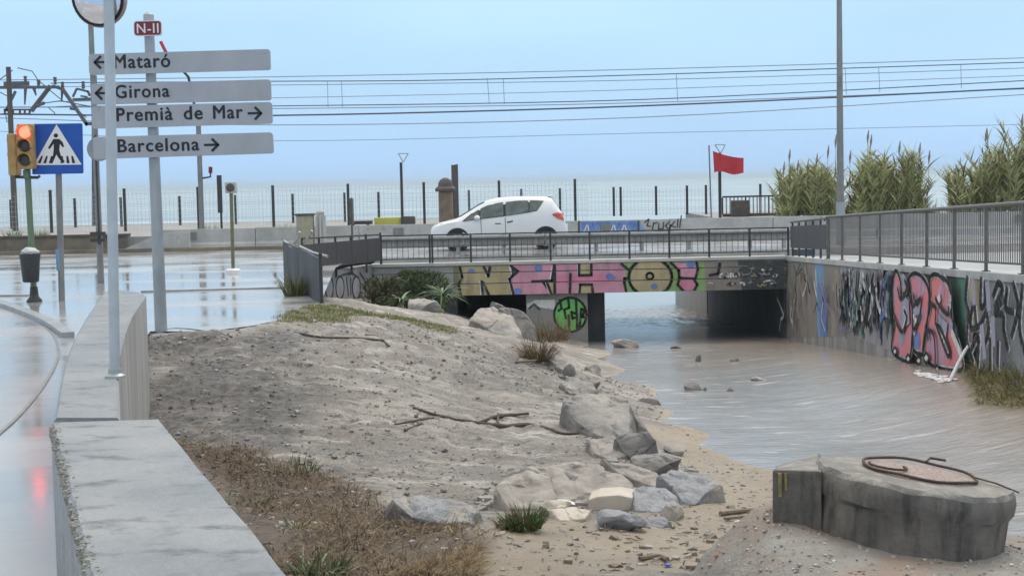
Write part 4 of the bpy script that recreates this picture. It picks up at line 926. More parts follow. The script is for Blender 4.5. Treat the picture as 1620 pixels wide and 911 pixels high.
sgn = at_y(157, 236, p.y - .12); q = Matrix.Rotation(R(90), 3, 'X'); b = MB(); b.lathe(sgn, [(.27, 0), (.28, .01), (.28, .02), (.27, .03)], 24, q); b.build('round_sign', 'sign_back', t)
b = MB(); b.box((f.x, p.y - .1, 1.15), (.34, .1, .08)); b.box((f.x, p.y - .1, 1.0), (.34, .1, .08)); b.build('strap_bracket', 'rail_dark', t)

# direction sign
fs = at_z(255, 523, .0); SY = fs.y; t = thing('direction_sign', 'tall direction sign with four white arrow boards shaded grey and small N-II panel', 'road sign', (fs.x, SY, -.05))
tp = at_y(235, 24, SY)
b = MB(); b.tube([(fs.x, SY, -.05), (tp.x, SY, tp.z)], [.095, .075], 16); b.build('post', 'galv', t, smooth=True)
b = MB(); b.lathe((tp.x, SY, tp.z), [(.08, -.12), (.08, 0), (.05, .03), (.01, .035)], 14); b.build('post_cap', 'sign_backlit', t, smooth=True)
def rrect(mb, a, b_, c, d, y0, y1, r):
    """rounded panel through four px corners (tl,tr,br,bl)"""
    pts = []
    cs = [a, b_, c, d]
    for i in range(4):
        p, pv, nx = cs[i], cs[i - 1], cs[(i + 1) % 4]; e1 = (pv - p).normalized() * r; e2 = (nx - p).normalized() * r
        for k in range(5):
            u = k / 4; pts.append(p + e1 * (1 - u) ** 2 + e2 * u ** 2)
    mb.prism([Vector((q_.x, y0, q_.z)) for q_ in pts], (0, y1 - y0, 0))
FY = SY - .16
signs = ((((140, 86), (427, 78), (428, 111), (141, 119)), 'Mataró', 181, 269, 108.5, 22, 'L', (150, 166, 99)),
         (((144, 133), (428, 126), (429, 159), (145, 166)), 'Girona', 183, 268, 155.5, 21, 'L', (152, 167, 148)),
         (((145, 169), (430, 161.5), (431, 196), (146, 204)), 'Premià de Mar', 185, 384, 192, 21.5, 'R', (393, 413, 179.5)),
         (((147, 217), (431, 209.5), (433, 243), (148, 252)), 'Barcelona', 187, 315, 241, 21, 'R', (324, 345, 229.5)))
tilt = math.tan(R(1.45))
for (cs, txt, x0_, x1_, yb, cap_, side, ar) in signs:
    c4 = [at_y(x, y, FY) for x, y in cs]
    b = MB(); rrect(b, *c4, FY, FY + .06, .05); bd = b.build('arrow_board', 'sign_backlit', t)
    bd['label'] = 'white arrow board in painted backlit grey reading ' + txt
    a0, a1 = at_y(x0_, yb, FY), at_y(x1_, yb, FY); sc = FPX / FY
    for word, xa_, xb_ in (((txt, x0_, x1_),) if ' ' not in txt else (('Premià', 185, 273), ('de', 291.5, 320.5), ('Mar', 338, 384))):
        w0, w1 = at_y(xa_, yb - (xa_ - x0_) * .026, FY), at_y(xb_, yb - (xb_ - x0_) * .026, FY)
        b = MB(); text_mesh(b, word, (w0.x, FY, w0.z), (w1 - w0).length, cap_ / sc, bold=.024)
        for v in b.v: v.z = v.z + (v.x - w0.x) * ((w1.z - w0.z) / (w1.x - w0.x))
        b.build('lettering', 'ink', bd)
    pa_ = Paint((0, FY, 0), (0, -1, 0)); xa, xb, ya = ar
    tipx, sg = (xa, 1) if side == 'L' else (xb, -1)
    pa_.line([(xa, ya + (.2 if side == 'R' else 0)), (xb, ya - .4)], .035, 'ink'); pa_.line([(tipx + sg * 9, ya - 9), (tipx, ya), (tipx + sg * 9, ya + 9)], .038, 'ink')
    pa_.build('arrow', bd)
    b = MB(); cz = (c4[0].z + c4[3].z) / 2; cxx = fs.x + (tp.x - fs.x) * (cz / tp.z)
    b.bbox(cxx - .11, cxx + .11, FY + .06, SY + .10, cz - .08, cz + .08); b.build('bracket', 'galv', t)
c4 = [at_y(x, y, FY) for x, y in ((211, 33.5), (255.5, 32.5), (256, 56.5), (211.5, 57.5))]
b = MB(); rrect(b, *c4, FY + .006, FY + .05, .05); rp2 = b.build('route_panel', 'white', t)
c4 = [at_y(x, y, FY) for x, y in ((212.3, 34.8), (254.3, 33.8), (254.7, 55.2), (212.8, 56.2))]
b = MB(); rrect(b, *c4, FY, FY + .005, .045); b.build('route_panel_face', 'maroon', rp2)
a0, a1 = at_y(217, 53, FY), at_y(251, 52, FY); b = MB(); text_mesh(b, 'N-II', (a0.x, FY, a0.z), (a1 - a0).length, 15.5 / (FPX / FY), bold=.012); b.build('lettering', 'white', rp2)

# pedestrian crossing sign
fp_ = at_z(98, 476); PY = fp_.y; t = thing('crossing_sign', 'square blue pedestrian crossing sign with white triangle on grey pole', 'road sign', (fp_.x, PY, 0))
tp = at_y(91, 205, PY); b = MB(); b.tube([(fp_.x, PY, 0), (tp.x, PY, tp.z)], .06, 12); b.build('post', 'galv_dark', t, smooth=True)
stk = at_y(96.5, 412, PY - .055); b = MB(); b.tube([(fp_.x - .014, PY, stk.z - .2), (fp_.x - .02, PY, stk.z + .22)], .063, 12, cap=False); b.build('sticker', 'g_sky', t, smooth=True)
GY = PY - .09; e_ = lambda *p: [(x / 2.939, 180 + y / 2.939) for x, y in p]
c4 = [at_y(x, y, GY) for x, y in e_((146, 48), (382, 45), (387, 278), (150, 283))]
b = MB(); rrect(b, *c4, GY, GY + .03, .03); bd = b.build('sign_plate', 'blue', t)
pa_ = Paint((0, GY, 0), (0, -1, 0))
pa_.poly(e_((263, 50), (380, 237), (156, 240)), 'white')
pa_.ell(260 / 2.939, 180 + 102 / 2.939, 10.5 / 2.939, 10 / 2.939, 'ink', 14)
pa_.poly(e_((248, 118), (276, 118), (292, 133), (299, 153), (292, 158), (279, 141), (276, 170), (284, 196), (302, 224), (290, 230), (268, 200), (262, 190), (256, 205), (244, 232), (230, 230), (246, 198), (250, 168), (250, 140), (232, 165), (223, 161), (240, 132)), 'ink')
for x in (186, 210, 234, 284, 310, 334): 
    k = (x - 262) * .10; pa_.poly(e_((x - k * .6 + 2, 197), (x + 10 - k * .6, 197), (x + 10 + k * .9, 230), (x - 4 + k * .9, 230)), 'ink')
pa_.build('pictogram', bd)
b = MB(); b.bbox(tp.x - .12, tp.x + .12, GY + .03, PY + .07, tp.z - .25, tp.z - .18); b.build('bracket', 'galv_dark', t)

# traffic light
ft = at_z(52, 478); TY = ft.y + .1; t = thing('traffic_light', 'traffic light showing red on leaning green pole with yellow housings', 'traffic light', (ft.x, TY, 0))
tp = at_y(43, 262, TY); b = MB(); b.tube([(ft.x, TY, 0), (tp.x, TY, tp.z)], .06, 12); b.build('pole', 'greenpole', t, smooth=True)
b = MB(); b.lathe((ft.x, TY, 0), [(.15, 0), (.15, .03), (.09, .1), (.07, .3)], 14); b.build('pole_foot', 'rail_dark', t, smooth=True)
hA, hB = at_y(28.5, 268, TY - .25), at_y(50, 196, TY - .25)
b = MB(); b.bbox(hA.x, hB.x, TY - .25, TY - .02, hA.z, hB.z); hd = b.build('signal_housing', 'yellow', t, bevel=.03)
q = Matrix.Rotation(R(90), 3, 'X')
for yy, m_ in ((209, 'red_lens'), (231, 'lens_off'), (253.5, 'lens_off')):
    c = at_y(39.5, yy, TY - .25); b = MB(); b.lathe(c + Vector((0, .0, 0)), [(.115, -.005), (.115, .012), (.08, .03), (.01, .035)], 20, q); b.build('lens', m_, hd, smooth=True)
    b = MB(); pr = [c + Vector((.13 * math.cos(a_k), -.004, .13 * math.sin(a_k))) for a_k in np.linspace(R(-15), R(195), 14)]
    for p_ in pr: b.v += [p_, p_ + Vector((0, -.12, 0)), p_ * 1 + Vector((0, -.12, 0)) + (p_ - c).normalized() * .012 - Vector((0, 0, 0)), p_ + (p_ - c).normalized() * .012]
    for k in range(13):
        for j in range(4): b.f.append([k * 4 + j, k * 4 + (j + 1) % 4, k * 4 + 4 + (j + 1) % 4, k * 4 + 4 + j]); b.m.append(0)
    b.build('visor', 'yellow', hd)
hA, hB = at_y(17, 278, TY), at_y(28, 212, TY)
b = MB(); b.bbox(hA.x, hB.x, TY - .16, TY + .16, hA.z, hB.z); h2 = b.build('side_housing', 'yellow', t, bevel=.03)
for k, m_ in enumerate(('green_lens', 'lens_off', 'lens_off')):
    b = MB(); z = hA.z + .14 + k * .27; b.lathe((hA.x, TY, z), [(.11, -.03), (.11, .012), (.06, .03)], 16, Matrix.Rotation(R(-90), 3, 'Y')); b.build('lens', m_, h2, smooth=True)
br = at_y(43, 279, TY); b = MB(); b.tube([at_y(24, 280, TY), br + Vector((0, 0, -.02)), at_y(60, 281, TY), at_y(63, 278, TY)], .03, 8); b.build('bracket', 'rail_dark', t)
b = MB(); b.bbox(br.x - .05, br.x + .05, TY - .1, TY + .05, br.z - .03, br.z + .12); b.build('clamp', 'greenpole', t)
# litter bin hung on that pole
by0, by1 = at_y(50, 446, TY - .2), at_y(50, 401, TY - .2); t = thing('litter_bin', 'dark plastic litter bin hung on the green traffic light pole', 'litter bin', (by0.x, TY - .24, by0.z))
b = MB(); b.lathe((by0.x, TY - .24, by0.z), [(.14, 0), (.155, .02), (.19, by1.z - by0.z - .08), (.20, by1.z - by0.z - .07), (.20, by1.z - by0.z)], 18); b.build('bin_body', 'bin', t, smooth=True)
b = MB(); b.bbox(by0.x - .05, by0.x + .05, TY - .1, TY - .03, by0.z + .15, by1.z - .1); b.build('hanger', 'rail_dark', t)
b = MB(); bm_ = bmesh.new(); bmesh.ops.create_icosphere(bm_, subdivisions=3, radius=1)
for v in bm_.verts: v.co *= 1 + .25 * noise.noise(v.co * 2.5)
b.add([Vector((by0.x, TY - .24, by1.z + .02)) + Vector((v.co.x * .17, v.co.y * .16, v.co.z * .10)) for v in bm_.verts], [[v.index for v in f.verts] for f in bm_.faces]); bm_.free()
o = b.build('rubbish_bag', 'bag', smooth=True); tag(o, 'crumpled white rubbish bag bulging out of the dark litter bin', 'bag')

# far pedestrian signal on an islet
fi = at_z(369, 432); t = thing('pedestrian_signal', 'low traffic signal seen from behind on thin olive pole in flooded road', 'traffic light', (fi.x, fi.y, 0))
tp = at_y(365.5, 300, fi.y); b = MB(); b.tube([(fi.x, fi.y, 0), (tp.x, fi.y, tp.z)], .045, 10); b.build('pole', 'olivepole', t, smooth=True)
b = MB(); b.lathe((fi.x, fi.y, -.02), [(.2, 0), (.19, .10), (.13, .13), (.06, .14)], 16); b.build('pole_foot', 'white', t, smooth=True)
a, c = at_y(357, 306, fi.y), at_y(374, 288, fi.y); b = MB(); b.bbox(a.x, c.x, fi.y - .1, fi.y + .1, a.z, c.z); hd = b.build('signal_housing', 'conc_light', t, bevel=.02)
b = MB(); b.lathe((a + c) / 2 + Vector((0, -.1, 0)), [(.105, -.01), (.105, .02), (.05, .03)], 18, q); b.build('lens', 'stonecap', hd)

# mirror post on the curved wall
fm = at_z(182, 597, .86); MY = fm.y; t = thing('mirror_post', 'pale steel post with round traffic mirror standing on the curved wall', 'traffic mirror', fm)
tp = at_y(171.5, -40, MY); b = MB(); b.tube([fm, (tp.x, MY, tp.z)], .036, 16); b.build('post', mat('pale_galvanised', (.50, .52, .53), (.42, .44, .45), .4, 5, metal=.25), t, smooth=True)
b = MB(); b.lathe(fm, [(.07, 0), (.07, .015), (.045, .03), (.045, .06)], 14); b.build('foot_flange', 'galv', t)
mc = at_y(151, -6, MY); q2 = Matrix.Rotation(R(-14), 3, 'Z') @ Matrix.Rotation(R(100), 3, 'X')
sc = FPX / MY; r0 = 46 / sc
mc = mc + Vector((0, .10, 0))
b = MB(); b.lathe(mc, [(r0 * .35, -.07), (r0 * .8, -.055), (r0, -.02), (r0 * 1.02, .02), (r0 * .96, .024)], 28, q2); sh_ = b.build('mirror_shell', 'mirror_rim', t, smooth=True)
b = MB(); b.lathe(mc + q2 @ Vector((0, 0, .022)), [(r0 * .93, 0), (r0 * .93, .006), (r0 * .7, .022), (r0 * .4, .033), (r0 * .1, .037)], 28, q2); b.build('mirror_glass', 'mirror', sh_, smooth=True)
b = MB(); b.lathe(mc + q2 @ Vector((0, 0, .018)), [(r0 * .93, 0), (r0 * .97, .004), (r0 * .97, .014), (r0 * .93, .014)], 28, q2); b.build('gasket', 'black', sh_)
b = MB(); b.tube([mc + q2 @ Vector((0, 0, -.05)), Vector((tp.x + .02, MY, mc.z + .03))], .02, 8); b.build('arm', 'galv', t)

# ================================================================== OVERHEAD LINE
KY = 64.0
t, f, top = post('catenary_mast', 'brown railway mast carrying lattice arms and insulators above crossing sign', 'mast', 26, KY, 106, .5, .13, 'mast', .10)
def zz(x, y, Y=KY): return at_y(x, y, Y)
q1 = lambda x, y, Y=KY: at_y(x / 6.506, 80 + y / 6.506, Y)
b = MB(); b.beam(q1(-300, 385), q1(610, 378), .14, .12); b.build('cross_beam', 'mastgrey', t)
b = MB(); b.beam(q1(40, 345), q1(300, 340), .10, .18); b.build('arm_box', 'mastgrey', t)
for a, c, w_ in (((310, 625), (515, 360), .10), ((335, 635), (540, 365), .06), ((60, 625), (160, 420), .10), ((640, 390), (900, 770), .14), ((540, 365), (640, 400), .12), ((880, 755), (950, 755), .14), ((720, 600), (790, 610), .1)):
    b = MB(); b.beam(q1(*a), q1(*c), w_, w_); b.build('strut', 'mastgrey', t)
for ya in (610, 655): b = MB(); b.beam(q1(40, ya), q1(310, ya), .1, .07); b.build('ladder_rail', 'mast', t)
for xa in (50, 90, 135, 205, 255, 305): b = MB(); b.beam(q1(xa, 610), q1(xa, 655), .07, .07); b.build('ladder_rung', 'mast', t)
for xa, ya in ((262, 330), (398, 370), (568, 340), (645, 390), (858, 385)):
    b = MB(); c = q1(xa, ya); hgt = .32; b.lathe(c + Vector((0, 0, -.05)), [(.04, 0), (.08, .05), (.05, .1), (.085, .16), (.05, .22), (.09, .29), (.04, hgt)], 10); b.build('insulator', 'mastgrey', t)
for xa, ya, xb_, yb_ in ((262, 395, 255, 560), (350, 395, 372, 465), (640, 400, 635, 520)): b = MB(); b.tube([q1(xa, ya), q1((xa + xb_) / 2, (ya + yb_) / 2), q1(xb_, yb_)], [.07, .05, .03], 8); b.build('hanging_insulator', 'mastgrey', t)
for pts in (((130, 205), (0, 300), (-200, 420)), ((180, 180), (330, 215), (395, 310), (470, 370)), ((380, 570), (440, 545), (620, 520), (920, 575)), ((0, 430), (110, 490)), ((500, 590), (560, 640), (570, 670)), ((60, 670), (70, 735), (135, 745)), ((500, 400), (660, 530)), ((800, 620), (890, 690))):
    b = MB(); b.tube([q1(*p_) for p_ in pts], .022, 5); b.build('stay_wire', 'mastgrey', t)
b = MB(); b.tube([q1(375, 570), q1(460, 540)], .07, 8); b.build('strain_insulator', 'mastgrey', t)
t = thing('second_mast', 'grey portal arm of second railway mast behind direction sign boards', 'mast', at_y(150, 370, 70))
bp = at_y(150, 370, 70)
b = MB(); b.tube([Vector((bp.x, 70, .5)), at_y(149, 120, 70)], .12, 10); b.build('pole', 'mastgrey', t)
for a, c, w_ in (((750, 480), (790, 395), .09), ((790, 395), (910, 425), .1), ((750, 510), (960, 500), .14), ((830, 470), (900, 480), .08), ((905, 420), (925, 470), .1)):
    b = MB(); b.beam(q1(*a, 70), q1(*c, 70), w_, w_); b.build('strut', 'mastgrey', t)
# wires
WIRES = (((0, 127), (430, 122), (1010, 110), (1620, 92), .018, 'wire_pale'), ((140, 131), (430, 129), (800, 125), (1620, 99), .022, 'wire'), ((150, 137), (430, 135), (1010, 127), (1620, 108), .018, 'wire_pale'), ((150, 160), (600, 152), (1010, 142), (1620, 120), .014, 'wire_pale'),
         ((0, 170), (430, 168), (1010, 158), (1620, 128), .022, 'wire'), ((150, 168), (430, 172), (1010, 163), (1620, 141), .02, 'wire_pale'), ((0, 181), (430, 183), (1010, 168), (1620, 140), .034, 'wire'), ((0, 187), (430, 198), (1010, 186), (1620, 150), .02, 'wire_pale'), ((0, 208), (430, 223), (1010, 211), (1620, 197), .014, 'wire_pale'))
for i, (a, b2, c, d, r, m_) in enumerate(WIRES):
    Y = KY + (i % 3) * 3; pts = catmull([at_y(x, y, Y) for x, y in ((a[0] - 60, a[1] + 1), a, b2, c, d, (d[0] + 70, d[1] - 3))], 6)
    t = thing('overhead_wire', 'thin overhead railway wire strung across the sky above the shore fences', 'wire', pts[0], 'overhead railway wires'); bb = MB(); bb.tube(pts, r, 5); bb.build('strand', m_, t, smooth=True)
    if i == 1:
        for xa, ya, xb_, yb_ in ((518, 128, 519, 170), (540, 128, 542, 170), (771, 124, 774, 164), (796, 124, 798, 165), (1070, 117, 1072, 160), (1337, 108, 1339, 150), (1390, 106, 1392, 146), (1520, 102, 1521, 140)):
            bb = MB(); bb.tube([at_y(xa, ya, Y), at_y(xb_, yb_, Y)], .014, 5); bb.build('dropper', 'wire_pale', t)

# ================================================================== WHITE CAR
def carx(cx_): return (cx_ - 140) * .003242
def carz(cy_): return (672 - cy_) * .003242
cy0 = 48.6; cn = at_y(682.5, 360, cy0)
CT = thing('white_car', 'white five-door hatchback car crossing the bridge, facing left', 'car', (cn.x, cy0, 0.002))
ST = [  # x, top, belt, wbelt, wroof, bottom
    (140, 470, 490, .52, .42, 545), (150, 445, 470, .62, .52, 575), (175, 422, 445, .70, .60, 590), (230, 402, 424, .78, .66, 598), (310, 382, 402, .82, .68, 600), (390, 364, 390, .845, .68, 600), (450, 332, 382, .855, .66, 600), (540, 275, 372, .86, .62, 600),
    (610, 230, 366, .86, .60, 600), (690, 193, 358, .86, .595, 600), (800, 169, 346, .86, .60, 600), (940, 161, 331, .86, .61, 600), (1090, 161, 312, .86, .61, 600), (1220, 164, 300, .855, .60, 600), (1325, 170, 296, .84, .58, 600), (1365, 225, 305, .83, .60, 598), (1410, 300, 330, .81, .62, 595), (1440, 345, 370, .79, .64, 590), (1455, 420, 440, .77, .66, 580), (1478, 470, 490, .72, .62, 560), (1484, 500, 515, .66, .55, 545)]
def sect(s):
    x, tpv, blt, wb, wr_, bot = s; X = carx(x); zt_, zb_, zo = carz(tpv), carz(blt), carz(bot); h = zb_ - zo
    pr = [(0, zo), (wb * .86, zo), (wb * .97, zo + h * .12), (wb * 1.02, zo + h * .45), (wb * 1.01, zo + h * .8), (wb, zb_), (wb + (wr_ - wb) * .5, zb_ + (zt_ - zb_) * .52), (wr_ + .02, zb_ + (zt_ - zb_) * .88), (wr_ * .85, zt_ - .015), (wr_ * .45, zt_ + .004), (0, zt_ + .01)]
    return [(X, -y, z) for y, z in pr] + [(X, y, z) for y, z in pr[-2:0:-1]]
b = MB(); NSEC = None
for s in ST:
    ring = [Vector(p_) + Vector((cn.x, cy0, 0)) for p_ in sect(s)]; NSEC = len(ring); b.v += ring
for i in range(len(ST) - 1):
    for k in range(NSEC): k2 = (k + 1) % NSEC; b.f.append([i * NSEC + k, i * NSEC + k2, (i + 1) * NSEC + k2, (i + 1) * NSEC + k]); b.m.append(0)
b.f.append(list(range(NSEC))[::-1]); b.m.append(0); b.f.append([(len(ST) - 1) * NSEC + k for k in range(NSEC)]); b.m.append(0)
body = b.build('body', 'car', CT, smooth=True)
def interp(cx_):
    for s0, s1 in zip(ST[:-1], ST[1:]):
        if s0[0] <= cx_ <= s1[0]:
            u = (cx_ - s0[0]) / (s1[0] - s0[0]); return [a + (c - a) * u for a, c in zip(s0, s1)]
    return list(ST[-1])
def sidept(cx_, cy_, side, off=.008):
    s = interp(cx_); zt_, zb_ = carz(s[1]), carz(s[2]); z = carz(cy_)
    if z <= zb_: w_ = s[3] * 1.015
    else:
        u = (z - zb_) / max(.01, zt_ - zb_); w_ = s[3] + (s[4] - s[3]) * (u / .52 * .5 if u < .52 else .5 + (u - .52) / .36 * .5)
        w_ = max(w_, s[4])
    return Vector((cn.x + carx(cx_), cy0 + side * (w_ + off), z))
def glass(name, poly, m_, side, off=.008, par=None):
    # subdivide between an upper and a lower edge so that the pane follows the body
    up, lo_ = poly; n_ = 10; b = MB()
    def ev(l, u):
        x = l[0][0] + (l[-1][0] - l[0][0]) * u
        for p0, p1 in zip(l[:-1], l[1:]):
            if p0[0] <= x <= p1[0] + 1e-6: return x, p0[1] + (p1[1] - p0[1]) * (x - p0[0]) / (p1[0] - p0[0] + 1e-9)
        return x, l[-1][1]
    for i in range(n_ + 1):
        xu, yu = ev(up, i / n_); xl, yl = ev(lo_, i / n_)
        for j in range(5): v = j / 4; b.v.append(sidept(xu + (xl - xu) * v, yu + (yl - yu) * v, side, off))
    for i in range(n_):
        for j in range(4): k = i * 5 + j; b.f.append([k, k + 1, k + 6, k + 5]); b.m.append(0)
    return b.build(name, m_, par or CT, smooth=True)
for sd_ in (-1, 1):
    glass('window_surround', ([(455, 384), (560, 298), (640, 248), (760, 213), (860, 198), (1000, 190), (1262, 198)], [(455, 387), (640, 366), (840, 347), (1040, 322), (1195, 298), (1262, 200)]), 'carblack', sd_, .006)
    glass('side_window', ([(478, 378), (560, 310), (612, 276)], [(478, 379), (560, 372), (612, 364)]), 'carglass', sd_, .013)
    glass('side_window', ([(632, 266), (700, 238), (790, 217), (855, 207)], [(632, 360), (740, 350), (855, 338)]), 'carglass', sd_, .013)
    glass('side_window', ([(878, 204), (960, 198), (1100, 196)], [(878, 337), (1000, 322), (1100, 308)]), 'carglass', sd_, .013)
    glass('side_window', ([(1112, 196), (1180, 198), (1250, 204)], [(1112, 306), (1190, 288), (1250, 206)]), 'carglass', sd_, .013)
    glass('door_handle', ([(772, 412), (830, 410)], [(772, 420), (830, 418)]), 'carblack', sd_, .014)
    glass('door_handle', ([(888, 400), (945, 388)], [(888, 412), (945, 400)]), 'carblack', sd_, .014)
    glass('tail_lamp', ([(1330, 330), (1380, 320), (1442, 330)], [(1330, 342), (1380, 380), (1442, 398)]), 'tail', sd_, .014)
    glass('sill_trim', ([(500, 572), (1170, 566)], [(500, 592), (1170, 592)]), 'carblack', sd_, .006)
    for x in (632, 868): glass('door_seam', ([(x, 362), (x + 5, 361)], [(x + 6, 590), (x + 10, 590)]), 'carblack', sd_, .005)
    m0 = sidept(600, 355, sd_, .10); b = MB(); bm_ = bmesh.new(); bmesh.ops.create_icosphere(bm_, subdivisions=2, radius=1)
    b.add([m0 + Vector((v.co.x * .10, v.co.y * .10, v.co.z * .085)) for v in bm_.verts], [[v.index for v in f.verts] for f in bm_.faces]); bm_.free(); b.tube([m0, sidept(600, 385, sd_, -.02)], .03, 6); b.build('wing_mirror', 'car', CT, smooth=True)
def topglass(name, xs_, m_, wk=.93):
    b = MB()
    for x in xs_:
        s = interp(x); n_ = 8; zt_, zb_ = carz(s[1]), carz(s[2])
        for j in range(n_ + 1):
            v = -1 + 2 * j / n_; b.v.append(Vector((cn.x + carx(x), cy0 + v * s[4] * wk, zt_ + .022 - .02 * v * v + .006)))
    for i in range(len(xs_) - 1):
        for j in range(8): k = i * 9 + j; b.f.append([k, k + 1, k + 10, k + 9]); b.m.append(0)
    b.build(name, m_, CT, smooth=True)
topglass('windscreen', [420, 450, 490, 540, 610, 670], 'carglass'); topglass('rear_window', [1336, 1352, 1366, 1385, 1402], 'carglass', .85)
b = MB(); b.bbox(cn.x + carx(1290), cn.x + carx(1352), cy0 - .5, cy0 + .5, carz(168) + .005, carz(152)); b.build('roof_spoiler', 'car', CT, bevel=.012)
for sd_ in (-1, 1):
    for x in (405, 1262):
        c = Vector((cn.x + carx(x), cy0 + sd_ * .77, .315)); qq = Matrix.Rotation(R(90) if sd_ < 0 else R(-90), 3, 'X')
        s = interp(x); b = MB(); b.lathe(Vector((c.x, cy0 + sd_ * (s[3] * 1.0 + .004), .34)), [(.385, -.2), (.385, .022), (.36, .026), (.30, .02)], 26, qq); b.build('wheel_arch', 'carblack', CT, smooth=True)
        b = MB(); b.lathe(c, [(.18, -.1), (.305, -.1), (.315, -.06), (.315, .09), (.29, .125), (.22, .13)], 26, qq); wh = b.build('wheel', 'tyre', CT, smooth=True)
        b = MB(); b.lathe(c + Vector((0, sd_ * .11, 0)), [(.215, 0), (.215, .02), (.19, .03), (.17, .015), (.06, .015), (.05, .035), (.01, .035)], 24, qq); b.build('rim', 'alloy', wh, smooth=True)
        for k in range(5):
            a = k * 2 * math.pi / 5; b = MB(); b.box(c + Vector((math.cos(a) * .12, sd_ * .135, math.sin(a) * .12)), (.16, .012, .035), Matrix.Rotation(-a, 3, 'Y')); b.build('spoke', 'alloy', wh)
    b = MB(); p_ = sidept(195, 432, sd_, -.02); b.add([p_ + Vector((-.10, sd_ * -.08, -.02)), p_ + Vector((.22, sd_ * .07, .055)), p_ + Vector((.22, sd_ * .065, .10)), p_ + Vector((-.06, sd_ * -.10, .06))], [(0, 1, 2, 3)]); b.build('headlamp', 'alloy', CT)
b = MB(); b.bbox(cn.x + carx(146), cn.x + carx(160), cy0 - .4, cy0 + .4, carz(560), carz(520)); b.build('air_intake', 'carblack', CT)
b = MB(); b.bbox(cn.x + carx(1478), cn.x + carx(1487), cy0 - .26, cy0 + .26, carz(470), carz(440)); b.build('rear_plate', 'white', CT)

# ================================================================== MANHOLE AND CONCRETE APRON
MYd = 8.9; mcn = at_y(1448, 752, MYd)
tiltq = (Matrix.Rotation(R(8.5), 3, 'Y') @ Matrix.Rotation(R(-1.0), 3, 'X'))
t = thing('manhole_chamber', 'tilted round concrete manhole chamber with rusty ring standing on apron', 'manhole', mcn + Vector((0, 0, -.65)))
RAD = .585
b = MB(); prof = []
n_ = 56
def mh(rr, z, seedk, amp_):
    out = []
    for k in range(n_):
        a = 2 * math.pi * k / n_; r = rr * (1 + amp_ * (noise.noise(Vector((math.cos(a) * 2, math.sin(a) * 2, seedk))) + .6 * noise.noise(Vector((math.cos(a) * 7, math.sin(a) * 7, seedk))))); out.append(mcn + tiltq @ Vector((r * math.cos(a), r * math.sin(a), z + amp_ * .45 * noise.noise(Vector((math.cos(a) * 4, math.sin(a) * 4, seedk + 9))))))
    return out
rings = [mh(RAD * .93, -.95, 1, .008), mh(RAD * .94, -.6, 2, .012), mh(RAD * .95, -.3, 3, .015), mh(RAD * .955, -.17, 4, .02), mh(RAD * 1.0, -.145, 5, .07), mh(RAD * 1.01, -.08, 5.3, .06), mh(RAD * .995, -.03, 5.6, .05), mh(RAD * .955, .002, 6, .04), mh(RAD * .75, .012, 9, .006), mh(RAD * .52, .012, 9, .004)]
for r_ in rings: b.v += r_
for i in range(len(rings) - 1):
    for k in range(n_): k2 = (k + 1) % n_; b.f.append([i * n_ + k, i * n_ + k2, (i + 1) * n_ + k2, (i + 1) * n_ + k]); b.m.append(1 if i >= 6 else 0)
b.f.append([(len(rings) - 1) * n_ + k for k in range(n_)]); b.m.append(1)
b.build('chamber', ['conc_dark', 'conc_top'], t, smooth=True)
lc = mcn + tiltq @ Vector((.03, .03, .016))
b = MB(); pts = [lc + tiltq @ Vector((.33 * math.cos(a), .33 * math.sin(a) * 1.05, .012 + .014 * max(0, math.sin(a)) + .004 * math.sin(5 * a))) for a in np.linspace(0, 2 * math.pi, 33)]
b.tube(pts, .009, 8, cap=False); b.build('iron_ring', 'rust', t, smooth=True)
b = MB(); b.lathe(lc + tiltq @ Vector((0, 0, -.004)), [(.325, 0), (.325, .006), (.2, .012), (.01, .016)], 28, tiltq); lid = b.build('gravel_cover', mat('pinkish_grit', (.40, .31, .28), (.24, .19, .17), .8, 40, bump=.9, bscale=70, c3=(.5, .45, .42), s3=60, lo3=.55, hi3=.6), t, smooth=True)
b = MB(); pts = [lc + tiltq @ Vector((-.2 + .11 * math.cos(a), -.03 + .12 * math.sin(a), .022)) for a in np.linspace(2.6, 6.6, 14)]; b.tube(pts, .008, 6); b.build('wire_loop', 'rust', t)
b = MB(); b.tube([lc + tiltq @ Vector((.12, .30, .03)), lc + tiltq @ Vector((.16, .36, .05)), lc + tiltq @ Vector((.26, .37, .045))], .008, 6); b.build('ring_lug', 'rust', t)
b = MB(); b.tube([lc + tiltq @ Vector((.32, -.05, .02)), lc + tiltq @ Vector((.42, -.12, .012)), lc + tiltq @ Vector((.55, -.16, -.02))], .005, 6); b.build('cable', 'rust', t)
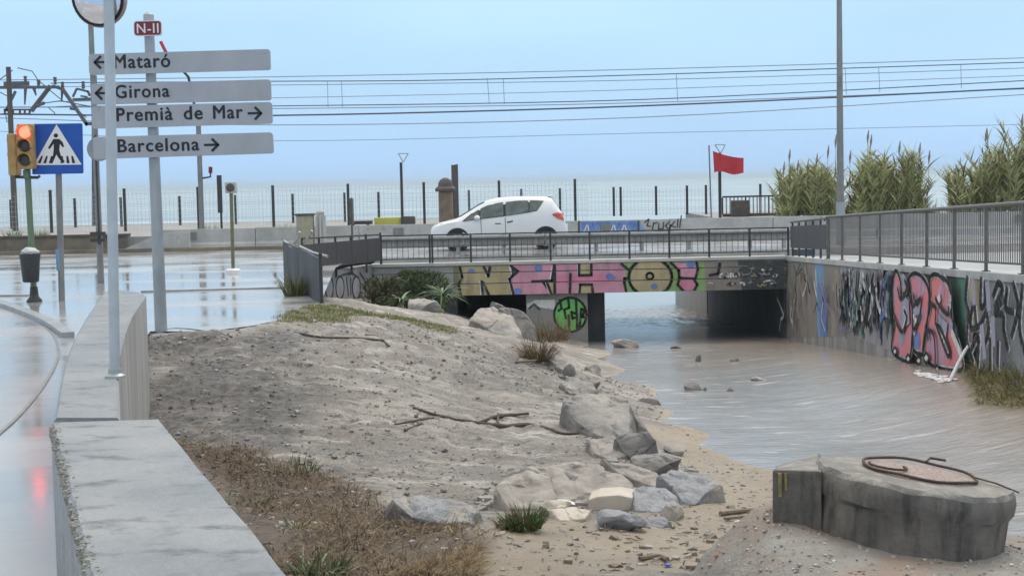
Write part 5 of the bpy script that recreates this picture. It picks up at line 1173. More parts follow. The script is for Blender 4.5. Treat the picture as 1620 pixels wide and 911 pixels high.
# square stub at its left
t2 = t
sA = [at_y(1221, 742, 9.0), at_y(1292, 716, 9.55)]
zlo = -.75
f0_, f1_ = at_y(1222, 742, 8.85), at_y(1300, 745, 8.75); g0, g1 = at_y(1228, 737, 9.3), at_y(1298, 715, 9.35)
b = MB(); tops = [f0_, Vector((f1_.x, f1_.y, f1_.z)), g1, g0]
b.v = [V3(p_, zlo) + Vector((-.01 if i in (0, 3) else 0, 0, 0)) for i, p_ in enumerate(tops)] + tops
b.f = [[0, 1, 2, 3], [4, 5, 6, 7], [0, 1, 5, 4], [1, 2, 6, 5], [2, 3, 7, 6], [3, 0, 4, 7]]; b.m = [0, 1, 0, 0, 0, 0]
sb = b.build('side_stub', ['conc_dark', 'conc_top'], t, bevel=.02)
b = MB(); c = f0_.lerp(f1_, .22); b.bbox(c.x - .03, c.x - .012, c.y - .014, c.y - .004 + .04, c.z - .16, c.z - .02); b.bbox(c.x + .005, c.x + .02, c.y - .018, c.y + .03, c.z - .12, c.z - .02); b.build('yellow_mark', mat('yellow_paint', (.30, .22, .06), (.14, .12, .08), .7, 30), sb)
# apron
b = MB(); nx_, ny_ = 46, 34
def apz(x, y):
    lx = at_y(1205, 860, 9).x; u = (x - lx)
    z = .10 - .12 * max(0, x - 1.5)
    z -= max(0, 1.5 - x) * .85 + max(0, 1.15 - x) * .8
    z -= max(0, y - 9.35) * 1.1
    z -= max(0, 8.3 - y) * .05
    return z + noise.noise(Vector((x * 1.7, y * 1.7, 5))) * .05 + noise.noise(Vector((x * 5, y * 5, 5))) * .022 + noise.noise(Vector((x * 13, y * 13, 5))) * .009
for j in range(ny_):
    for i in range(nx_): x = .7 + i * .11; y = 7.0 + j * .1; b.v.append(Vector((x, y, apz(x, y))))
for j in range(ny_ - 1):
    for i in range(nx_ - 1): k = j * nx_ + i; b.f.append([k, k + 1, k + nx_ + 1, k + nx_]); b.m.append(0)
o = b.build('rubble_apron', mat('gritty_apron', (.30, .29, .27), (.19, .18, .165), .65, 3, bump=1.0, bscale=22, bdist=.03, c3=(.27, .21, .17), s3=1.6, lo3=.48, hi3=.62), smooth=True)
tag(o, 'rough gritty concrete apron sloping down around the manhole chamber', 'apron', kind='structure')
rb = random.Random(11); b = MB()
def chip(b, p, s, rr):
    qd = Matrix.Rotation(rr.uniform(0, 6.28), 3, 'Z') @ Matrix.Rotation(rr.uniform(-.5, .5), 3, 'X')
    vs = [Vector((rr.uniform(.6, 1) * x, rr.uniform(.6, 1) * y, rr.uniform(.5, 1) * z * .6)) * s for x in (-1, 1) for y in (-1, 1) for z in (-1, 1)]
    b.add([p + qd @ v for v in vs], [(0, 1, 3, 2), (4, 6, 7, 5), (0, 4, 5, 1), (2, 3, 7, 6), (0, 2, 6, 4), (1, 5, 7, 3)])
for i in range(1500):
    x, y = rb.uniform(1.1, 3.6), rb.uniform(7.2, 9.3); b.cur = rb.choice((0, 0, 1, 2)); chip(b, Vector((x, y, apz(x, y))), rb.choice((.004, .006, .008, .012)), rb)
o = b.build('grit', ['rock_s', 'rock_d', 'rock_p']); tag(o, 'loose grit and pebbles strewn over apron by the manhole', 'gravel', kind='stuff')

# ================================================================== ROCKS
def roughen(o, seed, wd, cuts=3):
    bm_ = bmesh.new(); bm_.from_mesh(o.data); bmesh.ops.triangulate(bm_, faces=bm_.faces)
    if cuts: bmesh.ops.subdivide_edges(bm_, edges=bm_.edges, cuts=cuts, use_grid_fill=True, smooth=.25)
    bm_.normal_update(); a = .03 * min(1.4, wd); f = 3.0 / max(.25, wd); sv_ = Vector((seed * 1.7, seed * .3, 0))
    for v in bm_.verts:
        q_ = v.co * f + sv_; t_ = noise.noise(q_) * 1.2 + noise.noise(q_ * 2.3) * .7 + noise.noise(q_ * 5.1) * .4 - 1.3 * max(0, .12 - abs(noise.noise(q_ * .8 + Vector((5, 5, 5))))) * 6
        v.co += v.normal * t_ * a
    bm_.to_mesh(o.data); bm_.free(); o.data.polygons.foreach_set('use_smooth', [True] * len(o.data.polygons)); o.data.set_sharp_from_angle(angle=R(20)); return o
def rock_mesh(seed, sub=3, cuts=9):
    rr = random.Random(seed); bm_ = bmesh.new(); bmesh.ops.create_icosphere(bm_, subdivisions=sub, radius=1)
    pl = []
    for k in range(cuts):
        nrm = Vector((rr.gauss(0, 1), rr.gauss(0, 1), rr.gauss(0, 1))).normalized(); pl.append((nrm, rr.uniform(.38, .74)))
    for v in bm_.verts:
        for nrm, d in pl:
            e_ = v.co.dot(nrm) - d
            if e_ > 0: v.co -= nrm * e_ * .93
        v.co *= 1 + .05 * noise.noise(v.co * 3 + Vector((seed, 0, 0))) + .02 * noise.noise(v.co * 9 + Vector((0, seed, 0)))
    out = ([v.co.copy() for v in bm_.verts], [[v.index for v in f.verts] for f in bm_.faces]); bm_.free(); return out
def rock(name, label, px0, px1, py0, py1, m_, seed, Y=None, zref=None, depth=.8, rot=0, group=None, sub=3, cuts=11, sink=.45, smooth=False):
    """a rock whose silhouette fills a pixel box, standing on the ground under its lower edge"""
    cxp = (px0 + px1) / 2
    if Y is None:
        g = at_z(cxp, py1, zref if zref is not None else -.9)
        for _ in range(6): g = at_z(cxp, py1, zground(g.x, g.y))
        Y = g.y
    a, c = at_y(px0, py1, Y), at_y(px1, py0, Y); wd, hg = c.x - a.x, max(.02, c.z - a.z)
    dp = wd * depth; vs, fs_ = rock_mesh(seed, sub, cuts); rz = Matrix.Rotation(R(rot), 3, 'Y')
    ext = [rz @ v for v in vs]; mn = Vector([min(v[i] for v in ext) for i in range(3)]); mxv = Vector([max(v[i] for v in ext) for i in range(3)])
    hh = hg * (1 + sink) ; b = MB()
    b.add([Vector((a.x + (v.x - mn.x) / (mxv.x - mn.x) * wd, Y + dp * .35 + ((v.y - mn.y) / (mxv.y - mn.y) - .5) * dp, a.z - hg * sink + (v.z - mn.z) / (mxv.z - mn.z) * hh)) for v in ext], fs_)
    o = roughen(b.build(name, m_), seed, wd, 1 if sub > 2 else 0); return tag(o, label, 'rock', group)
def slab(name, label, pts, m_, seed, Y=None, zref=-1.0, depth=.8, inset=.78, cat='rock', slope=27):
    """a flat-faced rock with the given outline, standing on the ground below its lowest point"""
    lowp = max(pts, key=lambda q_: q_[1])
    if Y is None:
        g = at_z(*lowp, zref)
        for _ in range(6): g = at_z(*lowp, zground(g.x, g.y))
        Y = g.y
    base = at_y(lowp[0], lowp[1], Y); nrm = Vector((0, -math.sin(R(slope)), math.cos(R(slope))))
    P3 = [at_pl(x, y, base, nrm) for x, y in pts]; P3 = [p_ for a_k, c_k in zip(P3, P3[1:] + P3[:1]) for p_ in (a_k, a_k.lerp(c_k, .5))]
    c = sum(P3, Vector()) / len(P3); wd = max(p_.x for p_ in P3) - min(p_.x for p_ in P3); k_ = len(P3); b = MB()
    zb_ = base.z - .3
    for kk, mode in ((.55, 0), (.93, 0), (1.02, 1), (1.08, 2)):
        for j_, p_ in enumerate(P3):
            v = c + (p_ - c) * kk; nv = v * 2.3 + Vector((seed, 0, 0))
            if mode == 0: v = v + nrm * (.05 * wd * (1 - kk) + .03 * wd * noise.noise(nv))
            if mode == 1: v = v - nrm * .06 * min(1, wd)
            if mode == 2: v = Vector((v.x, v.y, min(zb_, v.z - .15)))
            b.v.append(v + Vector((noise.noise(nv), noise.noise(nv + Vector((9, 0, 0))), 0)) * .05 * min(1.5, wd))
    for i in range(3):
        for k in range(k_): k2 = (k + 1) % k_; b.f.append([i * k_ + k, i * k_ + k2, (i + 1) * k_ + k2, (i + 1) * k_ + k]); b.m.append(0)
    b.f.append(list(range(k_))); b.m.append(0); b.f.append([3 * k_ + k for k in range(k_)]); b.m.append(0)
    return tag(roughen(b.build(name, m_), seed, wd), label, cat)
slab('boulder', 'large pale boulder with long sloping top beside the bridge opening', ((744, 506), (756, 488), (780, 483), (796, 492), (822, 515), (832, 536), (800, 536), (768, 520)), 'rock', 2, Y=35.6, depth=.9)
slab('boulder', 'grey slab leaning on the large pale boulder near the dry weeds', ((790, 488), (806, 484), (828, 492), (846, 516), (848, 540), (830, 540), (806, 512)), 'rock_d', 5, Y=36.2, depth=.5, slope=60)
rock('boulder', 'low grey boulder below the spiky plants by the wing wall', 644, 703, 474, 504, 'rock', 5, Y=38.2, depth=.8)
rock('boulder', 'small rock behind the large pale boulder under the bridge', 772, 800, 477, 500, 'rock_d', 8, Y=38.4, depth=.8)
slab('boulder', 'big flat-topped dark slab at the bank edge above the water', ((890, 634), (908, 624), (950, 621), (988, 626), (999, 642), (1000, 688), (972, 700), (930, 684), (905, 660)), 'rock_d', 8, depth=.7, inset=.9, slope=22)
rock('boulder', 'wedge rock tucked behind the big flat-topped slab', 985, 1028, 650, 690, 'rock_d', 15, zref=-1.1, depth=.8)
slab('boulder', 'angular dark rock with shadowed underside at foot of the flat-topped slab', ((970, 694), (984, 684), (1024, 683), (1038, 698), (1022, 716), (1002, 727), (986, 716)), 'rock_d', 11, depth=.7, inset=.7, slope=55)
slab('boulder', 'long thin slab propped along the lower bank edge', ((948, 726), (966, 730), (1000, 734), (1040, 748), (1058, 764), (1050, 774), (1010, 762), (975, 750)), 'rock_s', 14, depth=.5, inset=.9)
rock('boulder', 'wide low grey ledge rock below the angular dark rock', 1000, 1080, 722, 756, 'rock_d', 24, zref=-1.1, depth=.7)
slab('boulder', 'flat bluish rock beside the pale rectangular block', ((1001, 774), (1012, 767), (1050, 768), (1072, 782), (1070, 802), (1040, 812), (1004, 808)), 'rock_b', 17, depth=.9, inset=.86)
slab('boulder', 'broad flat whitish-blue slab lying in the sand', ((1040, 752), (1060, 741), (1090, 746), (1130, 752), (1146, 764), (1118, 782), (1100, 800), (1076, 795), (1060, 775)), 'rock_b', 20, depth=.6, inset=.92)
rock('boulder', 'rounded bluish rock half buried in the sand', 945, 1022, 810, 838, 'rock_b', 31, zref=-1.0, depth=.8, sink=.4, smooth=True)
rock('boulder', 'small brown rock next to the flat bluish rock', 1044, 1086, 799, 822, 'rock_s', 33, zref=-1.05, depth=.8)
slab('boulder', 'flat bluish slab at the edge of the dead grass', ((616, 790), (640, 785), (700, 789), (745, 794), (762, 806), (748, 828), (700, 830), (650, 818)), 'rock_b', 23, depth=.5, inset=.88, zref=-.9)
slab('boulder', 'grey slab lying behind the small green weed', ((782, 774), (800, 752), (840, 742), (872, 752), (880, 790), (850, 808), (800, 808)), 'rock_s', 26, depth=.5, inset=.92, zref=-.9)
rock('boulder', 'long pale outcrop in the middle of the lower bank', 800, 958, 736, 772, 'rock_s', 41, zref=-.92, depth=.5, sink=.5)
slab('boulder', 'sloping sandy rock face above the pale rectangular block', ((858, 762), (890, 742), (940, 738), (985, 746), (1010, 768), (1000, 796), (930, 800), (880, 796)), 'rock_s', 29, depth=.4, inset=.93)
rock('boulder', 'small whitish stone beside the green weed', 852, 905, 792, 818, 'rock_p', 45, zref=-.95, depth=.7)
rock('boulder', 'triangular grey stone standing in water by the bank', 925, 952, 577, 598, 'rock_d', 47, zref=-1.9, depth=.8)
rock('boulder', 'low rounded rock in the stream near the pier', 968, 1010, 536, 552, 'rock', 49, Y=41, depth=.8, sink=.4)
for i, (x0_, x1_, y0_, y1_, zr) in enumerate(((985, 1010, 612, 625, -1.6), (1100, 1110, 560, 572, -2), (1262, 1276, 606, 613, -1.9), (1310, 1326, 609, 615, -1.9), (1082, 1112, 604, 618, -1.7), (1112, 1120, 612, 618, -1.7), (1150, 1160, 613, 619, -1.7), (1006, 1046, 630, 642, -1.5), (1190, 1225, 596, 604, -1.7), (1155, 1170, 566, 574, -2.0), (1060, 1078, 545, 551, -2.2))):
    p_ = at_w((x0_ + x1_) / 2, y1_); rock('stream_stone', 'small dark stone breaking the surface of the muddy stream', x0_, x1_, y0_, y1_, 'rock_d', 60 + i, Y=p_.y, depth=.7, group='stones in the stream', sub=2, sink=.8)
for i, (x0_, x1_, y0_, y1_) in enumerate(((905, 935, 590, 612), (890, 912, 575, 596), (880, 905, 560, 580), (925, 950, 600, 618), (1050, 1085, 704, 720), (870, 890, 548, 562), (915, 940, 612, 628))):
    rock('bank_stone', 'small grey stone wedged along the eroded bank edge', x0_, x1_, y0_, y1_, 'rock_d' if i % 2 else 'rock_s', 80 + i, zref=-1.1, depth=.8, group='stones along the bank edge', sub=2)
g = at_z(964, 808, -.95); g = at_z(964, 808, zground(g.x, g.y)); a, c = at_y(929, 809, g.y), at_y(999, 782, g.y)
b = MB(); b.prism([(a.x, g.y, a.z - .05), (c.x, g.y, a.z - .05), (c.x + .01, g.y, c.z - .03), (c.x - .12, g.y, c.z), (a.x + .1, g.y, c.z - .01), (a.x + .01, g.y, c.z - .04)], (.05, .3, .02)); o = b.build('stone_block', 'rock_p', bevel=.015); tag(o, 'pale rectangular dressed stone block among the grey rocks', 'block')

slab('boulder', 'low sandy slab half buried above the angular dark rock', ((930, 694), (956, 690), (985, 702), (992, 722), (965, 728), (938, 716)), 'rock_s', 41, slope=25)
slab('boulder', 'long sandy slab half buried at upper end of the bank rocks', ((862, 558), (884, 554), (912, 572), (926, 592), (905, 596), (880, 580)), 'rock_s', 44, slope=25)
slab('boulder', 'mossy grey slab half buried behind the big flat-topped one', ((884, 604), (905, 594), (940, 606), (945, 622), (900, 624)), 'rock_d', 47, slope=25)
slab('boulder', 'small bluish slab wedged below the rounded half-buried rock', ((1018, 820), (1046, 814), (1062, 824), (1048, 836), (1022, 834)), 'rock_b', 50, slope=25)
slab('boulder', 'thin pale slab lying flat between the sandy outcrop and weed', ((870, 806), (905, 800), (935, 808), (925, 822), (885, 824)), 'rock_p', 53, slope=20)
rb = random.Random(19); b = MB()
for seg in (((865, 556), (905, 592)), ((905, 592), (955, 628)), ((985, 640), (1010, 700)), ((1000, 700), (1085, 740)), ((930, 700), (1000, 730)), ((790, 812), (930, 836)), ((930, 800), (1110, 800)), ((760, 800), (800, 822))):
    (xa, ya), (xb, yb) = seg
    for k in range(46):
        u = rb.random(); g = at_z(xa + (xb - xa) * u + rb.gauss(0, 9), ya + (yb - ya) * u + rb.gauss(0, 6), -1)
        for _ in range(4): g = Vector((g.x, g.y, zground(g.x, g.y)))
        b.cur = rb.choice((0, 1, 2)); chip(b, g, rb.choice((.02, .03, .03, .045, .07)), rb)
o = b.build('bank_rubble', ['rock', 'rock_d', 'rock_s']); tag(o, 'broken stone rubble trailing along the eroded bank edge', 'rubble', kind='stuff')
# crack across the slope, its dark line added as tubes
def gp(px, py, lift=0.0, z0=-.85):
    g = at_z(px, py, z0)
    for _ in range(6): g = at_z(px, py, zground(g.x, g.y))
    g.z = zground(g.x, g.y) + lift; return g
b = MB()
for pts, r in ((((654, 650), (700, 659), (740, 666), (770, 672), (800, 675), (835, 673), (868, 680), (892, 687), (928, 684)), .03), (((755, 670), (785, 660), (810, 655), (836, 655)), .026), (((625, 676), (660, 666), (700, 660)), .018), (((640, 682), (668, 670)), .015), (((788, 660), (788, 674)), .018)):
    pp_ = catmull([gp(x, y, .01) for x, y in pts], 4); b.tube(pp_, [r * (.5 + .5 * math.sin(math.pi * (i + .5) / len(pp_))) * (1 + .5 * noise.noise(Vector((i * .9, r * 99, 0)))) for i in range(len(pp_))], 7)
o = b.build('soil_line', 'soil_line', smooth=True); tag(o, 'long dark forked crack, added as a tube, across the middle of the dirt slope', 'soil_line')
for lab, pts in (('dark soil line, added as a tube, at the top of dirt slope by the curved wall', ((234, 545), (280, 547), (330, 549), (368, 554))), ('dark soil line, added as a half buried tube, beyond the gravel patch', ((466, 538), (510, 540), (560, 538), (608, 539))), ('short dark soil line, added as a tube, below the mossy strip', ((578, 530), (598, 536), (616, 541)))):
    b = MB(); pp_ = catmull([gp(x, y, .004, -.2) for x, y in pts], 4); b.tube(pp_, [.016 + .014 * noise.noise(Vector((i, 2, 3))) for i in range(len(pp_))], 7); o = b.build('slope_line', 'soil_line', smooth=True); tag(o, lab, 'slope_line')  # dark lines in the soil, added here as thin tubes
# loose stones on the slope, sand litter
rb = random.Random(4); b = MB()
cnt = 0
while cnt < 6500:
    x, y = rb.uniform(-5.5, 4.5), rb.uniform(9.5, 31)
    z = zground(x, y)
    if z < zw(y) + .02: continue
    i = int((x - GX0) / GS); j = int(np.argmin(abs(ys - y)))
    if ip[j, i]: continue
    if vnoise(np.array([x]), np.array([y]), .6, 77)[0] + rb.uniform(-.35, .35) < -.05 and gravel[j, i] < .4: continue
    b.cur = rb.choice((0, 1, 1, 2)); s = rb.choice((.006, .008, .01, .012, .014, .018, .028)); chip(b, Vector((x, y, z)), s, rb); cnt += 1
o = b.build('loose_stones', ['rock', 'rock_d', 'rock_s']); tag(o, 'loose gravel and stones scattered over the dirt slope', 'gravel', kind='stuff')
b = MB(); rb = random.Random(9)
for i in range(260):
    px, py = rb.uniform(800, 1215), rb.uniform(800, 905)
    if rb.random() > (px - 760) / 420: continue
    g = gp(px, py, .006, -1.0); b.cur = rb.choice((0, 0, 1, 2))
    if rb.random() < .4:
        d = Vector((rb.uniform(-1, 1), rb.uniform(-1, 1), rb.uniform(0, .15))).normalized() * rb.uniform(.03, .12); b.tube([g, g + d * .5 + Vector((0, 0, .008)), g + d], .006, 5)
    else: chip(b, g, rb.choice((.012, .02, .03, .04)), rb)
o = b.build('flood_debris', ['wood', 'rock_d', 'rock_s']); tag(o, 'twigs and stones washed up on the sand below the apron', 'debris', kind='stuff')
for lab, pts, r in (('thick driftwood stick lying beside the manhole stub', ((1140, 816), (1175, 812), (1222, 811)), .022), ('thin driftwood stick lying under the thick one', ((1146, 824), (1190, 820), (1224, 820)), .014), ('dark broken stick on sand near blue litter', ((1012, 888), (1040, 884), (1056, 890)), .02), ('dark stick by the dry grass tuft at bank edge', ((815, 575), (850, 574), (880, 571)), .02)):
    b = MB(); pp_ = catmull([gp(x, y, .025, -1.0) for x, y in pts], 4); b.tube(pp_, [r * (1 + .3 * noise.noise(Vector((i, r, 3)))) for i in range(len(pp_))], 7); o = b.build('stick', 'wood', smooth=True); tag(o, lab, 'stick')
for lab, px, py, m_, s in (('crumpled white and blue litter on the sand', 1056, 897, 'bluelit', .035), ('white plastic scrap beside the driftwood sticks', 1166, 828, 'litter', .03), ('white crumpled litter between rocks by the green weed', 888, 800, 'litter', .10)):
    g = gp(px, py, .01, -1.0); vs, fs_ = rock_mesh(hash(lab) % 97 + int(px), 2, 12); b = MB(); b.add([g + Vector((v.x * s * 1.4, v.y * s, v.z * s * .5 + .01)) for v in vs], fs_); o = b.build('litter', m_); tag(o, lab, 'litter')

# ================================================================== PLANTS
def blade(b, p, d, L, w_, droop, rr, seg=3):
    side = d.cross(Vector((0, 0, 1))); side = side.normalized() if side.length > .05 else Vector((1, 0, 0))
    side = Matrix.Rotation(rr.uniform(-1.5, 1.5), 3, 'Z') @ side
    base = len(b.v); cur = p.copy(); dd_ = d.normalized()
    for i in range(seg):
        ww = w_ * (1 - i / seg) * .5; b.v += [cur - side * ww, cur + side * ww]
        cur = cur + dd_ * (L / seg); dd_ = (dd_ + Vector((0, 0, -droop))).normalized()
    b.v.append(cur)
    for i in range(seg - 1): b.f.append([base + 2 * i, base + 2 * i + 1, base + 2 * i + 3, base + 2 * i + 2]); b.m.append(b.cur)
    b.f.append([base + 2 * seg - 2, base + 2 * seg - 1, base + 2 * seg]); b.m.append(b.cur)
rb = random.Random(2); b = MB(); cnt = 0
while cnt < 9000:
    x, y = rb.uniform(-3.8, .6), rb.uniform(9.5, 17.5); i = int((x - GX0) / GS); j = int((y - GY0) / GS)
    if mud[j, i] < rb.uniform(.15, .9): continue
    if vnoise(np.array([x]), np.array([y]), 1.4, 31)[0] < rb.uniform(-.28, .2): continue
    p = Vector((x, y, ZZ[j, i])); L = rb.uniform(.05, .2) * (1.4 if rb.random() < .12 else 1)
    d = Vector((rb.gauss(.3, .9), rb.gauss(-.2, .8), rb.uniform(.02, .7))); b.cur = rb.choices((0, 1, 2, 3), (6, 3.4, 2.4, .5))[0]
    blade(b, p, d, L, rb.uniform(.006, .014), rb.uniform(.1, .5), rb); cnt += 1
o = b.build('dead_grass', ['deadgrass', 'straw', 'drygrass', 'greenweed']); tag(o, 'flattened brown dead grass matting the bank beside near wall', 'grass', kind='stuff')
b = MB(); cnt = 0
while cnt < 1800:
    px, py = rb.uniform(560, 760), rb.uniform(855, 911); 
    if py < 935 - (px - 520) * .30 : continue
    g = gp(px, py, 0, -.8); d = Vector((rb.gauss(.6, .5), rb.gauss(0, .6), rb.uniform(.05, .5))); b.cur = 0; blade(b, g, d, rb.uniform(.08, .22), rb.uniform(.005, .01), rb.uniform(.1, .3), rb); cnt += 1
o = b.build('straw_mat', ['straw']); tag(o, 'yellow straw washed flat along the edge of sand', 'straw', kind='stuff')

def tuft(name, label, base, n_, L, w_, mats, spread, up, rr, cat='grass tuft', droop=(.1, .5), r0=.1, group=None):
    b = MB()
    for k in range(n_):
        a = rr.uniform(0, 6.283); rad = r0 * math.sqrt(rr.random()); p = base + Vector((math.cos(a) * rad, math.sin(a) * rad, 0))
        d = Vector((math.cos(a) * spread * rr.random() + rr.gauss(0, .15), math.sin(a) * spread * rr.random() + rr.gauss(0, .15), up)); b.cur = rr.randrange(len(mats)); blade(b, p, d, L * rr.uniform(.5, 1), w_ * rr.uniform(.6, 1.2), rr.uniform(*droop), rr, 4)
    o = b.build(name, mats); return tag(o, label, cat, group)
rr = random.Random(12)
tuft('dry_grass_tuft', 'bushy dry brown grass tuft at the bank edge below the pier', gp(850, 571, 0, -.9), 520, .62, .012, ['drygrass', 'straw', 'deadgrass'], 1.0, 1.0, rr, r0=.25)
tuft('dry_weed', 'dry brown weeds in front of the painted pier face', at_y(868, 530, 37.0) + Vector((0, 0, -.15)), 420, .95, .014, ['drygrass', 'straw', 'drygrass'], 1.0, 1.1, rr, 'weed', r0=.45)
tuft('dry_grass_tuft', 'small pale dry grass tuft hanging over the water edge', gp(930, 612, 0, -1.1), 160, .28, .01, ['straw', 'drygrass'], 1.4, .7, rr, r0=.15)
tuft('green_weed', 'bushy green weed at the foot of the rocks on sand', gp(828, 836, 0, -.95), 260, .28, .022, ['greenweed', 'greenweed', 'deadgrass'], .9, 1.0, rr, 'weed', r0=.14)
tuft('dead_weed', 'grey-brown dry weed beside the bushy green weed', gp(806, 836, 0, -.95), 130, .2, .012, ['drygrass', 'straw'], 1.0, .8, rr, 'weed', r0=.10)
tuft('leafy_weed', 'leafy green weed with pale leaves in dead grass by near wall', gp(500, 908, 0, -.75), 130, .26, .024, ['greenweed', 'paleleaf', 'deadgrass'], 1.1, .8, rr, 'weed', r0=.24)
tuft('leafy_weed', 'pale spreading weed in the dead grass above the leafy one', gp(470, 835, 0, -.72), 90, .26, .016, ['paleleaf', 'straw'], 1.6, .4, rr, 'weed', r0=.12)
tuft('green_weed', 'dark green weed sprigs along the top of the dead grass', gp(450, 742, 0, -.66), 90, .16, .016, ['greenweed', 'drygrass'], .8, 1.0, rr, 'weed', r0=.35)
tuft('green_weed', 'low green weed pressed against the near wall in dead grass', gp(392, 795, 0, -.66), 45, .18, .016, ['greenweed', 'paleleaf'], 1.0, .7, rr, 'weed', r0=.2)
# grassy bank at the foot of the retaining wall
b = MB(); rr = random.Random(15)
for k in range(2600):
    y = rr.uniform(18.5, 24.2); w_ = max(.05, .95 * (1 - abs(y - 20.8) / 3.6)); x = wx(y) - .05 - w_ * rr.random() ** 1.3; p = Vector((x, y, max(zground(x, y), zwx(x, y)) - .02))
    d = Vector((rr.gauss(-.5, .6), rr.gauss(-.2, .6), rr.uniform(.5, 1))); b.cur = rr.choices((0, 1, 2), (5, 2, 2))[0]; blade(b, p, d, rr.uniform(.15, .5), rr.uniform(.012, .026), rr.uniform(.2, .6), rr, 4)
o = b.build('bank_grass', ['bankgrass', 'straw', 'drygrass']); tag(o, 'yellow-green grass growing at the foot of retaining wall', 'grass', kind='stuff')
# moss strip grass
b = MB(); cnt = 0
while cnt < 5000:
    x, y = rr.uniform(-4.5, .5), rr.uniform(22, 31); i = int((x - GX0) / GS); j = int((y - GY0) / GS)
    if moss[j, i] < rr.uniform(.2, 1): continue
    blade(b, Vector((x, y, ZZ[j, i])), Vector((rr.gauss(0, .6), rr.gauss(0, .6), 1)), rr.uniform(.03, .07), .014, .3, rr, 2); cnt += 1
o = b.build('short_grass', ['bankgrass']); tag(o, 'thin strip of short olive grass at the top of slope', 'grass', kind='stuff')
# water jet and splash
gj = at_wx(1503, 603); ctr = catmull([ow, ow.lerp(gj, .3) + Vector((0, 0, .16)), ow.lerp(gj, .65) + Vector((0, 0, .12)), gj], 6)
b = MB(); b.tube(ctr, [.022 + .014 * i / len(ctr) + .009 * noise.noise(Vector((i * 1.3, 0, 0))) for i in range(len(ctr))], 8); o = b.build('water_jet', 'foam', smooth=True); tag(o, 'white jet of water pouring from drain in the retaining wall', 'water jet')
b = MB(); rr = random.Random(3)
for k in range(70):
    u = rr.random(); px = 1503 - 52 * u + rr.gauss(0, 4); py = 603 - 12 * u + rr.gauss(0, 2.0); p = at_wx(px, py) + Vector((0, 0, .02)); bm_ = None
    s = rr.uniform(.012, .045); vs, fs_ = rock_mesh(k, 1, 3); b.add([p + Vector((v.x * s * 1.6, v.y * s * 2.2, v.z * s * .3)) for v in vs], fs_)
o = b.build('foam_trail', 'foam', smooth=True); tag(o, 'trail of white foam drifting from the water jet', 'foam', kind='stuff')
# shrubs by the wing wall
def leafcloud(name, label, c, rad, n_, mats, s, rr, cat='shrub', zcut=None):
    t = thing(name, label, cat, V3(c, c.z - rad[2])); b = MB()
    for k in range(n_):
        while True:
            v = Vector((rr.uniform(-1, 1), rr.uniform(-1, 1), rr.uniform(-1, 1)))
            if v.length < 1 and rr.random() < .25 + .75 * v.length: break
        v *= .75 + .45 * noise.noise(v * 1.7 + c)
        p = c + Vector((v.x * rad[0], v.y * rad[1], v.z * rad[2])); d = (v + Vector((0, 0, .4)) + Vector((rr.gauss(0, .5), rr.gauss(0, .5), rr.gauss(0, .5)))).normalized()
        b.cur = rr.randrange(len(mats)); blade(b, p, d, s * rr.uniform(.6, 1.3), s * .38, .15, rr, 2)
    b.build('foliage', mats, t)
    b = MB()
    for k in range(6):
        a = k * 1.05; b.tube([V3(c, c.z - rad[2] * 1.15), c + Vector((math.cos(a) * rad[0] * .3, math.sin(a) * rad[1] * .3, -rad[2] * .3)), c + Vector((math.cos(a) * rad[0] * .65, math.sin(a) * rad[1] * .6, rad[2] * .35))], [.03, .02, .008], 5)
    b.build('stems', 'wood', t); return t
rr = random.Random(8)
leafcloud('shrub', 'dark green shrub growing against the graffiti-lettered wing wall', at_y(606, 470, 40.4), (.72, .5, .66), 2200, ['bush', 'bush', 'drygrass'], .13, rr)
leafcloud('shrub', 'bright mossy-green low shrub draped over the bridge edge', at_y(660, 446, 42.5), (1.05, .5, .42), 3200, ['moss', 'moss', 'bush'], .10, rr)
leafcloud('shrub', 'shadowy dark shrub beneath the mossy-green one', at_y(668, 470, 41.2), (.95, .5, .60), 2200, ['bush', 'bush', 'bush'], .14, rr)
def spiky(label, c, n_, L, mats, rr, zup=.6):
    b = MB()
    for k in range(n_):
        a = rr.uniform(0, 6.283); b.cur = rr.randrange(len(mats)); blade(b, c, Vector((math.cos(a), math.sin(a) * .7, rr.uniform(.0, zup * 2))), L * rr.uniform(.6, 1), .09, .22, rr, 5)
    b.tube([c + Vector((0, 0, -.55)), c], .05, 6); o = b.build('spiky_plant', mats); tag(o, label, 'plant')
spiky('spiky pale-leaved plant in front of the dark shrubs', at_y(634, 478, 39.6), 46, .85, ['paleleaf', 'greenweed'], rr, .4)
spiky('spiky plant with long striped pale leaves next to the painted fascia', at_y(700, 468, 39.9), 54, .95, ['paleleaf', 'paleleaf', 'greenweed'], rr, .4)
spiky('small spiky plant on top of the wing wall shrubs', at_y(618, 449, 41.0), 36, .6, ['paleleaf', 'bush'], rr, .5)
tuft('climbing_weed', 'green weed climbing the dented sheet-metal railing', V3(at_z(468, 468), 0), 130, .75, .03, ['greenweed', 'bankgrass', 'drygrass'], .8, 1.1, rr, 'weed', r0=.22)
for px in (20, 60, 330, 452): tuft('track_weed', 'low green weed on the embankment behind the roadside walls', V3(at_y(px, 365, 54), .5), 90, .5, .03, ['greenweed', 'paleleaf'], .9, 1, rr, 'weed', r0=.3, group='weeds behind the roadside walls')
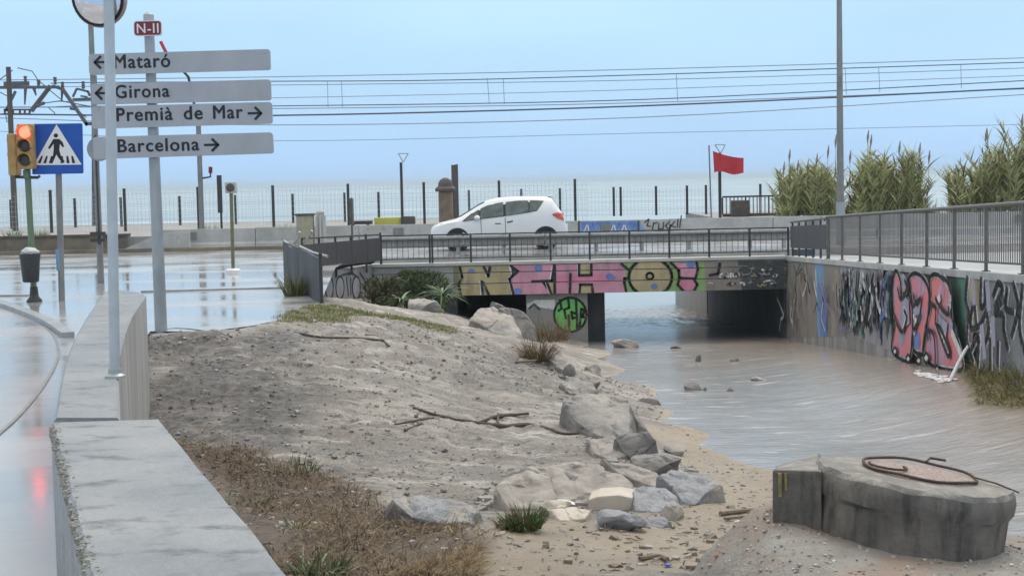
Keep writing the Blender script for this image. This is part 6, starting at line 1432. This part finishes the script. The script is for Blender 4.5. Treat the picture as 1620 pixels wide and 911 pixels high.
# reeds
def reeds(label, x0, x1, ytops, Y, n_stem, rr, plumes):
    c = at_y((x0 + x1) / 2, 345, Y); t = thing('reed_clump', label, 'reeds', (c.x, Y, .5)); bl = MB(); bs = MB(); bpl = MB()
    def topz(px):
        u = (px - x0) / (x1 - x0) * (len(ytops) - 1); i = min(int(u), len(ytops) - 2); yy = ytops[i] + (ytops[i + 1] - ytops[i]) * (u - i); return at_y(px, yy, Y).z
    for k in range(n_stem):
        px = rr.uniform(x0, x1); y = Y + rr.uniform(-.9, 1.4); tz = topz(px) * rr.choice((1, .97, .9, .75, .6, .45)) + rr.uniform(-.2, .15)
        p0 = Vector((at_y(px, 345, Y).x + rr.uniform(-.15, .15), y, .45)); lean = Vector((rr.gauss(0, .22), rr.gauss(0, .14), 0)); h = max(.4, tz - .45)
        p1 = p0 + Vector((0, 0, h * .5)) + lean * h * .3; p2 = p0 + Vector((0, 0, h * .93)) + lean * h
        bs.tube([p0, p1, p2], [.014, .012, .005], 4, cap=False)
        nl = int(14 + h * 10); a = rr.uniform(0, 6.28)
        for j in range(nl):
            u = .12 + .88 * j / nl; q_ = p0.lerp(p1, u * 2) if u < .5 else p1.lerp(p2, u * 2 - 1); a += 3.14 + rr.uniform(-.7, .7)
            bl.cur = rr.choices((0, 1, 2), (5, 3, 1))[0]; blade(bl, q_, Vector((math.cos(a) * .75, math.sin(a) * .75, rr.uniform(.5, 1.5))), rr.uniform(.35, .8), rr.uniform(.05, .095), rr.uniform(.12, .45), rr, 3)
    for px, py in plumes:
        tpx = at_y(px, py, Y); b0 = Vector((tpx.x - .1, Y, .5)); bs.tube([b0, b0.lerp(tpx, .6) + Vector((.02, 0, 0)), tpx], [.012, .01, .006], 4, cap=False)
        bpl = MB(); bpl.tube([tpx + Vector((-.02, 0, -.45)), tpx + Vector((0, 0, -.2)), tpx + Vector((.03, 0, .06))], [.012, .045, .008], 6); bpl.build('plume', 'plume', t)
    bl.build('leaves', ['reed', 'reed2', 'drygrass'], t); bs.build('stems', 'reedstem', t)
rr = random.Random(6)
reeds('low broad clump of giant reeds behind the street lamp column', 1240, 1328, (295, 268, 262, 258, 258, 285), 56, 110, rr, ((1240, 258), (1249, 238), (1262, 255), (1292, 245), (1310, 232), (1322, 215), (1345, 240)))
reeds('middle clump of giant reeds with two spiky tops', 1346, 1465, (300, 275, 235, 262, 225, 250, 228, 300), 56, 130, rr, ((1373, 208), (1378, 215), (1423, 225), (1455, 228), (1470, 240)))
reeds('tallest clump of giant reeds growing beyond the long railing', 1508, 1650, (300, 262, 250, 258, 205, 240, 185, 200), 55, 170, rr, ((1617, 182), (1560, 205)))
b = MB(); rr = random.Random(16)
for k in range(900):
    x = rr.uniform(at_y(1340, 340, 56).x, at_y(1480, 340, 56).x); blade(b, Vector((x, rr.uniform(55, 57), .48)), Vector((rr.gauss(0, .4), rr.gauss(0, .4), 1)), rr.uniform(.3, .9), .04, .3, rr, 3)
o = b.build('undergrowth', ['reed']); tag(o, 'low green undergrowth between the reed clumps', 'undergrowth', kind='stuff')

# damp sea air: one even box round the whole place
b = MB(); b.bbox(-14000, 14000, -20, 12500, -6, 14); o = b.build('haze', 'black'); o.data.materials.clear()
hm = bpy.data.materials.new('sea_haze'); hm.use_nodes = True; hn = hm.node_tree; hn.nodes.remove(hn.nodes['Principled BSDF'])
pv = hn.nodes.new('ShaderNodeVolumePrincipled'); pv.inputs['Color'].default_value = (.77, .91, 1, 1); pv.inputs['Density'].default_value = .00025; pv.inputs['Anisotropy'].default_value = 0
hn.links.new(pv.outputs[0], hn.nodes['Material Output'].inputs['Volume']); o.data.materials.append(hm)
tag(o, 'thin grey rain haze over the sea and shore', 'haze', kind='stuff')
